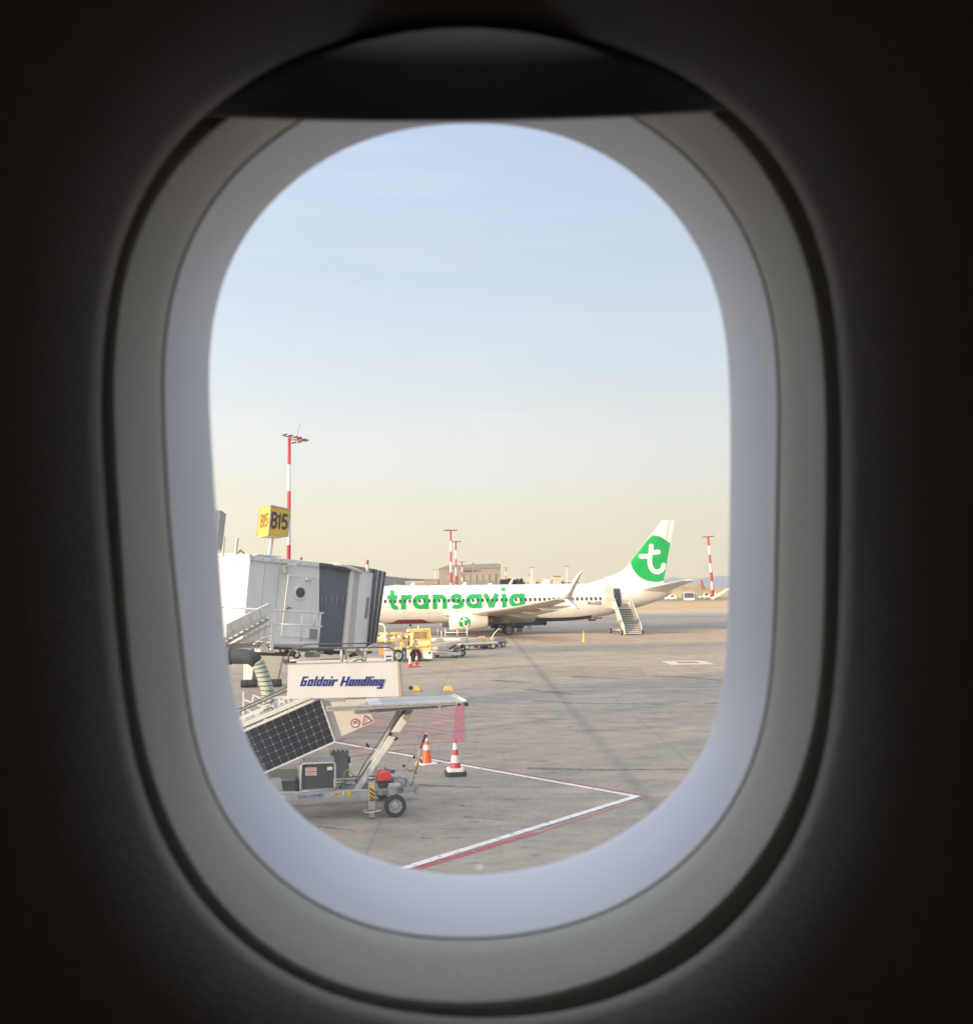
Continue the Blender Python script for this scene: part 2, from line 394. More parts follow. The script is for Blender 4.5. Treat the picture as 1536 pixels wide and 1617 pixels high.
PW = paint('marking_white', (.74, .72, .69), .37, .03); PR = paint('marking_red', (.48, .06, .09), .44, .05); ST_ = paint('oil_film', (.075, .065, .06), .47, .45); PP = paint('marking_pink', (.52, .15, .17), .44, .25)
PY = paint('marking_yellow', (.62, .58, .42), .42, .25); PF = paint('marking_faded', (.62, .58, .52), .45, .35)
PRS = paint('marking_red_soft', (.55, .13, .17), .40, .30); PRL = paint('marking_red_pale', (.62, .17, .20), .34, .12)
def mark(name, pts, wd, z, m_, wd2=None):
    return tag(ground_ribbon([G(*p) for p in pts], wd, z, wd2).build(name, m_), kind='structure')
mark('white_marking', [(430, 1154.5), (610, 1187.5), (1006, 1258.5)], .15, .008, PW)
mark('white_marking', [(1008, 1257.5), (640, 1371.5), (560, 1396)], .17, .012, PW)
mark('red_marking', [(430, 1151.5), (610, 1184.6), (1024, 1258)], .09, .004, PR)
mark('red_marking', [(845, 1316), (640, 1378), (560, 1402.5)], .16, .005, PR)
mark('pink_marking', [(1024, 1258), (845, 1317.5)], .10, .006, PP)
mark('yellow_marking', [(560, 1096), (740, 1092.5), (1190, 1086.5)], .17, .005, PY)
mark('faded_marking', [(600, 1042), (740, 1037.5), (912, 1030)], .22, .004, PF)
mark('faded_marking', [(700, 1023), (900, 1012), (1010, 1011.5)], .35, .004, PF)
mark('faded_marking', [(780, 1117.5), (1000, 1115)], .08, .004, PF)
mark('faded_marking', [(940, 1010), (1010, 1012)], .3, .006, PP)
for pts, w1, w2 in (([(840, 1106.5), (900, 1110), (960, 1111.5), (1052, 1112)], .45, .15), ([(903, 1068.5), (990, 1072.5)], .7, .2), ([(1026, 1067.5), (1075, 1069), (1145, 1075.5)], .7, .3), ([(828, 1089), (905, 1096)], .6, .3), ([(780, 1075), (842, 1079)], .9, .3), ([(1112, 1111), (1152, 1111)], .35, .2),
                    ([(830, 1213.5), (950, 1216), (1090, 1215)], .28, .12), ([(718, 1272), (748, 1274)], .12, .05), ([(800, 1262), (838, 1264)], .10, .04), ([(664, 1323.5), (682, 1324.5)], .08, .04), ([(660, 1240), (760, 1244)], .25, .1), ([(730, 1290), (800, 1296)], .10, .05), ([(500, 1306), (560, 1312)], .12, .06), ([(700, 1130), (900, 1137)], .12, .05)):
    mark('oil_stain', pts, w1, .0035, ST_, w2)
# red hatched no-parking box
hd = (G(730, 1163) - G(600, 1146)); hd.z = 0; hd.normalize()
e0, e1 = G(726, 1170), G(728, 1112)
hb = MB(); Lh = 7.5
for k in range(11):
    p = e0.lerp(e1, k / 10); hb2 = ground_ribbon([p - hd * Lh, p - hd * Lh * .5, p + hd * .12], .13, .008)
    hb.add(hb2.v, hb2.f)
tag(hb.build('red_hatching', PRL), kind='structure')
mark('red_marking', [(724, 1171), (726, 1112)], .36, .012, PRS)
mark('red_marking', [(520, 1184), (620, 1178), (733, 1169.5)], .11, .014, PRL)
mark('red_marking', [(440, 1213), (500, 1202), (640, 1184)], .13, .016, PRS)
mark('red_marking', [(425, 1198), (470, 1190), (545, 1166)], .55, .018, PRS, .15)
# white box marking with red core, right
bx = MB(); q = [G(1043, 1044.5), G(1108, 1043.5), G(1129, 1049), G(1060, 1050)]
bx.add([p + Vector((0, 0, .006)) for p in q], [[0, 1, 2, 3]]); tag(bx.build('white_box_marking', paint('marking_box', (.72, .66, .60), .36, .1)), kind='structure')
bx = MB(); q = [G(1066, 1045.3), G(1098, 1045), G(1106, 1047.5), G(1072, 1047.8)]
bx.add([p + Vector((0, 0, .011)) for p in q], [[0, 1, 2, 3]]); tag(bx.build('red_box_marking', PRS), kind='structure')

# ================================================================ FAR BACKGROUND
def ridge(name, pts, y, m_, depth=600, base=-2, rough=.0, kind='structure'):
    """a ridge line traced by pixels at distance y with a rounded back"""
    P = []; b = MB(); tops = []
    for i in range(len(pts) - 1):
        (u0, v0), (u1, v1) = pts[i], pts[i + 1]; k = max(2, int(abs(u1 - u0) / 3))
        for j in range(k): t_ = j / k; tops.append((u0 + (u1 - u0) * t_, v0 + (v1 - v0) * t_ + random.uniform(-rough, rough)))
    tops.append(pts[-1])
    rings = []
    for u, v in tops:
        T = AY(u, v, y); h = max(T.z, .5)
        rings.append([Vector((T.x * (1 - .12), y * (1 - .12), base)), Vector((T.x * .96, y * .96, h * .55 + random.uniform(-.03, .03) * h)), Vector((T.x, y, h)),
                      Vector((T.x * (1 + depth / y * .5), y + depth * .5, h * .6)), Vector((T.x * (1 + depth / y), y + depth, base))])
    b.loft(rings, cap=False, closed=False)
    return b.build(name, m_, smooth=True)
tag(ridge('scrub_hill', [(470, 913), (560, 909), (610, 909.5), (640, 913), (662, 914.2), (690, 915.5), (730, 919), (770, 924), (800, 928)], 2600, M['hillg'], rough=.35), kind='structure')
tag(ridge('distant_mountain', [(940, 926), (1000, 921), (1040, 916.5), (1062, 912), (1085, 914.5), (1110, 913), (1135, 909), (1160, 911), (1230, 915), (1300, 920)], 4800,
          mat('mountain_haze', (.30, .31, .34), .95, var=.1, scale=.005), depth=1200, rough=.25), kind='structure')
tag(ridge('grass_berm', [(1030, 930), (1052, 926), (1075, 922.5), (1098, 922), (1120, 927), (1150, 929), (1200, 929)], 520, M['sand'], depth=120, rough=.12), kind='structure')

# hangar
HG = 700.0
hr = AY(742, 936, HG); hr.z = 0
hang = thing('hangar', 'big beige hangar with dark lettering over tall sliding doors', 'hangar', hr)
FH = Frame((hr.x, HG), R(3))
def hp(b, pts, n0, n1): return b.prism(FH.poly(pts), FH, n0, n1)
b = MB(); a0, z0 = FH.px(693.5, 937); a1, _ = FH.px(790.5, 937)
_, zt = FH.px(742, 897)
b.prism([(a0, 0), (a1, 0), (a1, zt), (a0, zt)], FH, 0, 60); b.build('wall', M['beige'], hang)
b = MB(); _, z1 = FH.px(742, 892.5)
b.prism([(a0 - .4, zt - .2), (a1 + .4, zt - .2), (a1 + .2, z1 + .5), (a1 - 3, z1 + 1.2), (a0 + 6, z1 - .1), (a0 + 2, z1 - 1.4)], FH, -.6, 60.5); b.build('roof', M['roofgrey'], hang)
for i in range(8):
    u0 = 703.5 + i * 10; b = MB(); x0, _ = FH.px(u0, 920); x1, _ = FH.px(u0 + 9.4, 920); _, dz = FH.px(742, 907)
    b.prism([(x0, .1), (x1, .1), (x1, dz), (x0, dz)], FH, -.35 - .15 * (i % 2), .1)
    d = b.build('sliding_door', M['roofgrey'] if i % 2 else M['beige'], hang)
    b = MB(); b.prism([(x0 + .4, dz - 4.5), (x1 - .4, dz - 4.5), (x1 - .4, dz - .6), (x0 + .4, dz - .6)], FH, -.62, -.4); b.build('window', mat('fibreglass_band', (.40, .36, .25), .5) if i == 0 else bpy.data.materials['fibreglass_band'], d)
b = MB(); x0, y0_ = FH.px(730, 903.2); x1, y1_ = FH.px(752, 899.8)
font_text(b, 'AEGEAN', lambda x, y: FH(x0 + (x1 - x0) * x, y0_ + (y1_ - y0_) * y, -.75), bold=.02)
x2, _ = FH.px(755.5, 900)
b.add([FH(x2 - 1, y0_ - .2, -.75), FH(x2 + 1.6, y1_ + .3, -.75), FH(x2 + .6, y0_ + .5, -.75)], [[0, 1, 2]])
b.build('lettering', M['blacktxt'], hang)

def block(name, label, cat, u0, u1, vt, Y, depth, m_, group=None, parts=None, vb=None):
    c = AY((u0 + u1) / 2, 935, Y); c.z = 0
    rt = thing(name, label, cat, c, group)
    fr = Frame((c.x, Y), 0); x0, _ = fr.px(u0, vt); x1, zt = fr.px(u1, vt)
    b = MB(); b.prism([(x0, 0), (x1, 0), (x1, zt), (x0, zt)], fr, 0, depth); b.build('wall', m_, rt)
    if parts: parts(rt, fr, x0, x1, zt)
    return rt
def roofslab(m_, t=.5, over=.4):
    def f(rt, fr, x0, x1, zt):
        b = MB(); b.prism([(x0 - over, zt), (x1 + over, zt), (x1 + over, zt + t), (x0 - over, zt + t)], fr, -over, 20); b.build('roof', m_, rt)
        n_ = max(2, int((x1 - x0) / 6))
        for i in range(n_):
            a = x0 + (x1 - x0) * (i + .3) / n_; c_ = (x1 - x0) / n_ * .45
            b = MB(); b.prism([(a, zt * .45), (a + c_, zt * .45), (a + c_, zt * .72), (a, zt * .72)], fr, -.12, .1); b.build('window', M['darkgrey'], rt)
    return f
block('low_hangar', 'long low brown hangar with a pale roof edge left of the big hangar', 'hangar', 640, 672, 919.5, 760, 50, M['beige'], parts=roofslab(M['beige2'], .9))
block('workshop_building', 'brown annex joined to the left end of the big hangar', 'building', 670, 692, 915.5, 735, 40, mat('annex_wall', (.36, .28, .23), .7, var=.15, scale=.2), parts=roofslab(M['roofgrey'], .6))
block('site_wall', 'long cream wall in front of the big hangar', 'wall', 689, 730, 924.2, 600, 1.2, M['beige2'])
block('white_cabin', 'small white flat cabin behind the aircraft, right of the domed shelter', 'cabin', 640, 653.5, 926.5, 300, 6, M['white'])
# domed cream shelter
c = AY(626, 935, 320); c.z = 0
rt = thing('domed_shelter', 'cream barrel roofed shelter showing above the aircraft near the bridge', 'shelter', c)
fr = Frame((c.x, 320), 0); x0, zt = fr.px(612, 927); x1, zk = fr.px(640, 923.2)
b = MB(); b.prism([(x0, 0), (x1, 0), (x1, zt), (x0, zt)], fr, 0, 15); b.build('wall', M['beige2'], rt)
b = MB(); xm, hw = (x0 + x1) / 2, (x1 - x0) / 2 + .2
b.prism([(xm + hw * math.cos(math.pi * i / 12), zt - .1 + (zk - zt + .1) * math.sin(math.pi * i / 12)) for i in range(13)], fr, -.3, 15.3); b.build('roof', M['beige2'], rt)

# terminal on the right with rows of windows
TY = 950.0
c = AY(868, 935, TY); c.z = 0
rt = thing('terminal_building', 'long cream terminal with dark window bands beyond the aircraft', 'terminal', c); fr = Frame((c.x, TY), 0)
def tb(u0, u1, vt, n0, n1, name='wall', m_=M['beige2'], vb=None):
    x0, z1 = fr.px(u0, vt, n0); x1, _ = fr.px(u1, vt, n0); zb = 0 if vb is None else fr.px(u0, vb, n0)[1]
    b = MB(); b.prism([(x0, zb), (x1, zb), (x1, z1), (x0, z1)], fr, n0, n1); return b.build(name, m_, rt)
tb(826, 918, 917.5, 0, 40)
tb(874, 886, 911.5, -2, 38, 'stair_tower'); tb(834, 846, 914, -1, 39, 'stair_tower'); tb(858, 870, 914.5, -1, 39, 'roof_plant')
for i in range(22):
    u = 837 + i * 3.55
    if 872 < u < 886: continue
    tb(u, u + 2.4, 919.2, -.3, .2, 'window', M['brown'], 921.2)
for i in range(7):
    u = 841 + i * 10; tb(u, u + 2.2, 915.9, .5, 5, 'roof_plant', M['roofgrey'], 917.4)
for i in range(5):
    tb(874 + i * 2.6, 875.2 + i * 2.6, 909.3, 2, 8, 'antenna', M['brown'], 911.7)
for u in (827, 832.5): tb(u, u + 2.4, 918.6, -.3, .2, 'window', M['brown'], 922)

# trees behind
def tree(x, y, h, wd, label, group=None, nm='broadleaf_tree'):
    rt = thing(nm, label, 'tree', (x, y, 0), group)
    b = MB(); b.tube([(x, y, 0), (x + .1, y, h * .3), (x, y, h * .6)], h * .035, 6, h * .015)
    for a in range(3): b.tube([(x, y, h * .35), (x + math.cos(a * 2.1) * wd * .25, y + math.sin(a * 2.1) * wd * .25, h * .62)], h * .015, 5, h * .006)
    b.build('trunk', M['brown'], rt)
    b = MB()
    for k in range(420):
        th = random.uniform(0, 6.283); z = random.random(); rr = wd / 2 * math.sqrt(max(0, 1 - (2 * z - 1) ** 2)) * random.uniform(.35, 1.05)
        p = Vector((x + rr * math.cos(th), y + rr * math.sin(th), h * (.28 + .72 * z))); s_ = h * random.uniform(.035, .075)
        d1 = Vector([random.gauss(0, 1) for _ in range(3)]).normalized() * s_; d2 = Vector([random.gauss(0, 1) for _ in range(3)]).normalized() * s_
        b.add([p - d1, p + d2, p + d1, p - d2], [[0, 1, 2, 3]])
    b.build('crown', M['tree'], rt); return rt
tls = ['leftmost', 'second', 'third', 'fourth', 'fifth', 'sixth', 'rightmost']
for i in range(7):
    u = 793 + i * 4.9; c = AY(u, 935, 640); h = (934 - random.uniform(915.5, 918.5)) / 1500 * 640 + 4.6
    tree(c.x, 640 + random.uniform(-10, 10), h, 3.6, '%s of the dark trees between hangar and terminal' % tls[i], 'dark trees between hangar and terminal')

# floodlight masts: all 25 m tall
MH = 25.0
mm = bpy.data.materials.new('mast_bands'); mm.use_nodes = True
t = mm.node_tree; bs = t.nodes['Principled BSDF']; bs.inputs['Roughness'].default_value = .5
tc = t.nodes.new('ShaderNodeTexCoord'); sx = t.nodes.new('ShaderNodeSeparateXYZ'); t.links.new(tc.outputs['Object'], sx.inputs[0])
def _m(op, a, v):
    q = t.nodes.new('ShaderNodeMath'); q.operation = op
    if a is not None: t.links.new(a, q.inputs[0])
    q.inputs[1].default_value = v; return q
q1 = _m('MULTIPLY_ADD', sx.outputs[2], -1 / 3.53); q1.inputs[2].default_value = MH / 3.53
q2 = _m('PINGPONG', _m('ADD', q1.outputs[0], .0).outputs[0], 1.0)
q3 = _m('MODULO', q1.outputs[0], 2.0); q4 = _m('LESS_THAN', q3.outputs[0], 1.0)
mxn = t.nodes.new('ShaderNodeMix'); mxn.data_type = 'RGBA'; t.links.new(q4.outputs[0], mxn.inputs[0])
mxn.inputs[6].default_value = (.75, .72, .66, 1); mxn.inputs[7].default_value = (.60, .05, .06, 1); t.links.new(mxn.outputs[2], bs.inputs['Base Color'])
def mast_parts(rt, thick=.24, one_sided=False, white=False):
    b = MB(); b.lathe([(thick * 1.5, 0), (thick, MH)], (0, 0, 0), n=10)
    b.build('pole', M['conewhite'] if white else mm, rt, local=False, smooth=True)
    k_ = .84
    if one_sided:
        b = MB(); b.bar((-.6, -.2, MH + .2), (1.8, 0, MH - .1), .25, .12); b.bar((-.2, .5, MH - .1), (1.9, .4, MH - .35), .2, .12); b.bar((.2, -.4, MH - .35), (1.8, -.4, MH - .2), .12, .12)
        b.bar((1.0, 0, MH + .1), (1.4, .2, MH + 2.0), .04, .04); b.build('head_frame', M['red'], rt, local=False)
        for i, (x, z) in enumerate(((-.5, .35), (.2, .28), (.8, .15), (1.4, -.05), (2.0, -.25), (.6, -.6), (1.5, -.6), (2.3, -.4))):
            b = MB(); b.box((x, -.5 + .3 * (i % 3), MH + z), (.6, .4, .14), Matrix.Rotation(R(-14), 3, 'Y')); b.build('floodlight', M['darkgrey'], rt, local=False)
    else:
        b = MB(); b.bar((-1.9, 0, MH), (1.9, 0, MH), .5, .16); b.bar((0, -1.2, MH - .02), (0, 1.2, MH - .02), .3, .12); b.build('head_frame', M['red'], rt, local=False)
        for i in range(8):
            b = MB(); b.box((-2.0 + i * .57, -.4 if i % 2 else .4, MH + .12), (.42, .5, .3), Matrix.Rotation(R(20), 3, 'X')); b.build('floodlight', M['brown'], rt, local=False)
def mast(u, vt, label, **kw):
    hz = 933 - (u - 768) * .012; Y = (MH - H) * F / (hz - vt)
    P = AY(u, vt, Y)
    rt = thing('floodlight_mast', label, 'light mast', (P.x, Y, 0), 'red and white floodlight masts around the apron')
    mast_parts(rt, **kw); return rt
mast(456.8, 690, 'nearest red and white floodlight mast, rising behind the yellow gate sign', one_sided=True, thick=.2)
mast(711.5, 838, 'taller of the two close red and white masts over the lettering', thick=.3)
mast(719.5, 856, 'second mast, just right of the tallest one in front of the hangar', thick=.3)
mast(729.5, 888, 'small mast in front of the hangar, just left of its dark lettering', thick=.35)
mast(731.5, 893, 'lowest mast before the hangar, hard against its small neighbour', thick=.35)
mast(687, 900, 'distant pale mast left of the big hangar', white=True, thick=.4)
mast(798.5, 897, 'distant mast standing at the dark trees right of the hangar', thick=.4)
mast(839.5, 896.5, 'distant mast over the left end of the cream terminal', thick=.35, white=True)
mast(834.5, 907, 'lowest distant mast at the left end of the cream terminal', thick=.3)
mast(894.8, 894.5, 'distant mast over the terminal, just left of the winglet', white=True, thick=.35)
rm = mast(1123, 848, 'red and white mast at the right edge of the window, by the bus', thick=.42)
rm.rotation_euler = (0, R(-3.0), 0)
# thin antenna pole before the hangar
c = AY(746.8, 891, 400)
rt = thing('antenna_pole', 'thin white pole with a small tip in front of the big hangar', 'pole', (c.x, 400, 0))
b = MB(); b.lathe([(.22, 0), (.16, c.z)], (c.x, 400, 0), n=8); b.build('pole', M['conewhite'], rt)
b = MB(); b.lathe([(.3, c.z), (.3, c.z + .5)], (c.x, 400, 0), n=8); b.build('tip', M['darkgrey'], rt)

# far parked airliners: small, with fuselage, fin, wing
def far_plane(u, v_top, Y, yaw, label, fin_m, hgt=12.0, L=38.0, k=1.0):
    c = AY(u, v_top, Y); hgt = c.z; rt = thing('parked_airliner', label, 'airliner', (c.x, Y, 0), 'airliners parked far across the apron', rz=yaw)
    rt.scale = (k, k, k); hgt = hgt / k
    def bl(nm, mb, m_, sm=False): return mb.build(nm, m_, rt, local=False, smooth=sm)
    prof = [(0, .1, 2.9), (1, 1.0, 2.95), (3, 1.7, 3.2), (6, 1.95, 3.3), (26, 1.95, 3.3), (32, 1.4, 3.9), (38, .25, 4.8)]
    b = MB(); b.loft([[Vector((s - 37, r * math.cos(a * math.pi / 6), z + r * math.sin(a * math.pi / 6))) for a in range(12)] for s, r, z in prof]); bl('fuselage', b, M['airwhite'], True)
    b = MB(); z0 = 5.0; b.hexa([(-7.5, -.15, z0), (-.6, -.1, z0 - .2), (-.6, .1, z0 - .2), (-7.5, .15, z0)], [(-1.8, -.06, hgt), (.6, -.04, hgt), (.6, .04, hgt), (-1.8, .06, hgt)]); bl('fin', b, fin_m)
    for sd in (-1, 1):
        b = MB(); b.hexa([(-5, sd * .8, 4.7), (-1.2, sd * .8, 4.7), (-1.2, sd * .8, 4.85), (-5, sd * .8, 4.85)], [(-.9, sd * 7, 5.5), (.5, sd * 7, 5.5), (.5, sd * 7, 5.56), (-.9, sd * 7, 5.56)]); bl('stabiliser', b, M['grey'])
        b = MB(); b.hexa([(-25, sd * 1.5, 2.4), (-17.5, sd * 1.5, 2.3), (-17.5, sd * 1.5, 2.6), (-25, sd * 1.5, 2.8)], [(-16, sd * 17, 4), (-14.3, sd * 17, 4), (-14.3, sd * 17, 4.1), (-16, sd * 17, 4.1)]); bl('wing', b, M['grey'])
        b = MB(); b.lathe([(.8, -26), (1.0, -24.5), (1.0, -23), (.6, -21)], (0, sd * 5, 1.6), (1, 0, 0), 12); bl('engine', b, M['airwhite'], True)
        b = MB(); b.lathe([(.55, -.3), (.55, .3)], (-19, sd * 2.8, .55), (0, 1, 0), 12); b.bar((-19, sd * 2.8, .5), (-19, sd * 2.5, 2.2), .25, .25); bl('landing_gear', b, M['black'])
    return rt
far_plane(775.5, 921.5, 650, R(-25), 'far airliner, only its white fin tip shows before the hangar', M['airwhite'])
far_plane(865, 915, 500, R(-20), 'far airliner, its white fin shows before the cream terminal', M['airwhite'])
far_plane(1106.5, 915.5, 505, R(187), 'far white airliner with a red tail at the right window edge', mat('dull_red_tail', (.45, .13, .11), .5), k=.42)

# ================================================================ THE AIRLINER (nose left, behind the boarding bridge)
PSI = .14
wh = G(803, 1003); AX = Vector((math.cos(PSI), math.sin(PSI), 0)); PN = Vector((math.sin(PSI), -math.cos(PSI), 0))
AO = wh - AX * 19.56 - PN * 3.2
plane = thing('airliner', 'white airliner with green lettering and green tail, stairs at its rear door', 'airliner', AO, rz=PSI)
def A(s, l, z): return AO + AX * s + PN * l + Vector((0, 0, z))     # s from the nose, l towards the camera
def INV(u, v, l):
    d = ray(u, v); P0 = AO + PN * l; t_ = (P0 - EYE).dot(PN) / d.dot(PN); P = EYE + d * t_
    return ((P - AO).dot(AX), P.z)
# stations: s, centre z, half width, half height
ST = [(0, 2.75, .03, .03), (.25, 2.75, .35, .38), (.8, 2.8, .72, .78), (1.6, 2.92, 1.08, 1.15), (2.8, 3.08, 1.45, 1.5), (4.2, 3.2, 1.75, 1.82), (6, 3.25, 1.87, 1.98), (8, 3.25, 1.88, 2.0),
      (24.5, 3.25, 1.88, 2.0), (27, 3.27, 1.87, 1.97), (29, 3.36, 1.80, 1.87), (31, 3.51, 1.66, 1.72), (33, 3.74, 1.44, 1.50), (35, 4.0, 1.14, 1.24), (37, 4.3, .74, .92), (38, 4.52, .40, .62), (38.4, 4.62, .12, .3)]
def station(s):
    for a, b_ in zip(ST, ST[1:]):
        if a[0] <= s <= b_[0]:
            t_ = (s - a[0]) / (b_[0] - a[0]); return tuple(a[i] + (b_[i] - a[i]) * t_ for i in (1, 2, 3))
    return ST[-1][1:]
def skin(s, z, e=.0):          # point on the port skin at height z, e metres proud
    zc, ry, rz = station(s); q = max(-.995, min(.995, (z - zc) / rz)); th = math.asin(q)
    n = Vector((math.cos(th) / ry, math.sin(th) / rz)).normalized()
    return A(s, ry * math.cos(th) + n.x * e, z + n.y * e)
b = MB(); rings = []
dense = []
for a_, b_ in zip(ST, ST[1:]):
    k = max(1, int((b_[0] - a_[0]) / .5)); dense += [a_[0] + (b_[0] - a_[0]) * i / k for i in range(k)]
dense.append(ST[-1][0])
for s_ in dense:
    zc, ry, rz = station(s_); rings.append([A(s_, ry * math.cos(2 * math.pi * k / 48), zc + rz * math.sin(2 * math.pi * k / 48)) for k in range(48)])
b.loft(rings)
fus_m = mat('fuselage_paint', (.86, .84, .80), .3, var=.05, scale=.6, coat=.3)
b.build('fuselage', fus_m, plane, smooth=True)
# cockpit windows (behind the bridge from here)
b = MB()
for l in (-.9, -.3, .3, .9): b.box(A(2.0 - abs(l) * .2, l, 4.02), (.5, .45, .3), Matrix.Rotation(PSI, 3, 'Z') @ Matrix.Rotation(R(30), 3, 'Y'))
b.build('windscreen', M['glassdark'], plane)
# cabin windows
winbm = None
s0, s1 = INV(948, 944.5, 1.88)[0], 6.0
n_w = int((s0 - s1) / .508)
zw0 = 3.62
for i in range(n_w + 1):
    s_ = s0 - i * .508
    if i in (19,): continue
    b = MB(); m_ = 12; o_ = []
    for j in range(m_):
        th = 2 * math.pi * j / m_; cx, cz = math.cos(th), math.sin(th)
        o_.append(skin(s_ + .125 * abs(cx) ** .75 * (1 if cx > 0 else -1), zw0 + .185 * abs(cz) ** .75 * (1 if cz > 0 else -1), .034))
    b.add(o_, [list(range(m_))]); b.build('window', M['glassdark'], plane)
# titles
def title(x0, x1, yb0, yt0, yb1, yt1):
    pass
TX = {}
W_ = .295
def g_a(): return [arc(.5, .5, .5 - W_ / 2, 0, 360, 28), [(1 - W_ / 2, 0), (1 - W_ / 2, 1)]], 1.0
def g_n(): return [[(W_ / 2, 0), (W_ / 2, 1)], [(W_ / 2, .55)] + arc(.475, .55, .475 - W_ / 2, 180, 0, 16, .45 - W_ / 2) + [(.95 - W_ / 2, 0)]], .95
def g_r(): return [[(W_ / 2, 0), (W_ / 2, 1)], [(W_ / 2, .45)] + arc(.50, .45, .37, 180, 88, 10, .55 - W_ / 2) + [(.66, 1 - W_ / 2)]], .66
def g_s(): return [[(.80, .76)] + arc(.46, .69, .29, 25, 215, 14, .19) + arc(.46, .315, .33, 75, -145, 16, .19)], .90
def g_v(): return [[(.13, 1), (.5, .06)], [(.5, .06), (.87, 1)]], 1.0
def g_i(): return [[(W_ / 2, 0), (W_ / 2, 1)], [(W_ / 2 - .03, 1.30), (W_ / 2 + .03, 1.30)]], .27
def g_t(): return [[(.36, 1.32), (.36, .42)] + arc(.62, .40, .26, 185, 300, 8, .28), [(.0, .84), (.72, .84)]], .75
zb, zx = INV(650, 962.2, 1.86)[1], INV(664, 939.2, 1.6)[1]
span = [('t', g_t, 611.5, 628), ('r', g_r, 633, 650.3), ('a', g_a, 651, 676.6), ('n', g_n, 683, 705.6), ('s', g_s, 710.5, 731.3), ('a', g_a, 735, 760.5), ('v', g_v, 763, 787.8), ('i', g_i, 792.6, 798.8), ('a', g_a, 803.4, 828.6)]
b = MB()
for ch, fn, u0, u1 in span:
    ln, wd_ = fn(); sa, sb_ = INV(u0, 948, 1.85)[0], INV(u1, 948, 1.85)[0]
    kx = (sb_ - sa) / wd_; kz = zx - zb
    b2 = MB()
    strokes(b2, ln, W_, lambda x, y: (sa + x * kx, zb + y * kz, 0), sub=.08, cap=(ch == 'i' and False))
    if ch == 'i':     # round dot instead of a bar
        b2 = MB(); strokes(b2, ln[:1], W_, lambda x, y: (sa + x * kx, zb + y * kz, 0), sub=.08)
        b2.add([(sa + (W_ / 2 + .17 * math.cos(t_ * .3927)) * kx, zb + (1.30 + .13 * math.sin(t_ * .3927)) * kz, 0) for t_ in range(16)], [list(range(16))])
    # strokes overlap inside a letter: stack them a hair apart
    b.add([skin(v.x, v.y, .022) for v in b2.v], b2.f)
b.build('lettering', M['green'], plane)
for s_ in (8.9, 11.4, 14.0, 16.6, 19.3, 22.0, 24.5, 27.1, 29.7, 33.2):
    b = MB(); strokes(b, [[(s_, 1.9), (s_, 5.0)]], .03, lambda x, y: skin(x, y, .008), sub=.15); b.build('skin_seam', mat('seam_grey', (.62, .61, .59), .5) if 'seam_grey' not in bpy.data.materials else bpy.data.materials['seam_grey'], plane)
for z_ in (2.35, 4.75):
    b = MB(); strokes(b, [[(6.5, z_), (24.5, z_)]], .025, lambda x, y: skin(x, y, .007), sub=.5); b.build('skin_seam', bpy.data.materials['seam_grey'], plane)
# registration
ra, rb = INV(928, 955.5, 1.8), INV(949.5, 949.8, 1.8)
b = MB(); font_text(b, 'PH-HXB', lambda x, y: skin(ra[0] + (rb[0] - ra[0]) * x, ra[1] + (rb[1] - ra[1]) * y, .02), bold=.012)
b.build('registration', M['blacktxt'], plane)
# overwing exits and door outlines
def outline(s_a, s_b, za, zb_, name, wd=.045, m_=M['greyl']):
    b = MB(); r_ = .14
    pts = [(s_a + r_, za), (s_b - r_, za)] + arc(s_b - r_, za + r_, r_, -90, 0, 4) + [(s_b, zb_ - r_)] + arc(s_b - r_, zb_ - r_, r_, 0, 90, 4) + [(s_a + r_, zb_)] + arc(s_a + r_, zb_ - r_, r_, 90, 180, 4) + [(s_a, za + r_)] + arc(s_a + r_, za + r_, r_, 180, 270, 4)
    strokes(b, [pts], wd, lambda x, y: skin(x, y, .03), sub=.15); return b.build(name, m_, plane)
for u in (755.5, 770.5):
    sa = INV(u, 950, 1.88)[0]; outline(sa, sa + .52, 3.02, 4.02, 'exit_outline')
outline(5.2, 6.05, 2.6, 4.5, 'door_outline')
# rear door: opening, swung panel
da, db = INV(970.3, 940, 1.7)[0], INV(980.2, 940, 1.7)[0]
zt_, zb_ = INV(975, 930.5, 1.6)[1], INV(975, 958.5, 1.7)[1]
b = MB(); nn = 8; vs = []
for i in range(nn + 1):
    z_ = zb_ + (zt_ - zb_) * i / nn; vs += [skin(da, z_, .02), skin(db, z_, .02)]
b.add(vs, [[2 * i, 2 * i + 1, 2 * i + 3, 2 * i + 2] for i in range(nn)]); b.build('door_opening', M['darkgrey'], plane)
outline(da - .05, db + .06, zb_, zt_ + .05, 'door_frame', .07, M['grey'])
b = MB(); sa, sb_ = INV(957.5, 940, 2.3)[0], INV(969.8, 940, 2.3)[0]; rows = []
for dn in (0, .12):
    rows.append([skin(x, z_, .42 + dn) for x, z_ in ((sa, zb_ + .1), (sb_, zb_ + .1), (sb_, (zb_ + zt_) / 2), (sb_, zt_), (sa, zt_), (sa, (zb_ + zt_) / 2))])
b.hexa(rows[0], rows[1]); dr = b.build('open_door', mat('door_inner', (.72, .62, .50), .5), plane)
b = MB(); b.bar(skin(sb_ - .2, 3.6, .4), skin(da + .3, 3.6, 0), .12, .12); b.build('hinge_arm', M['grey'], dr)

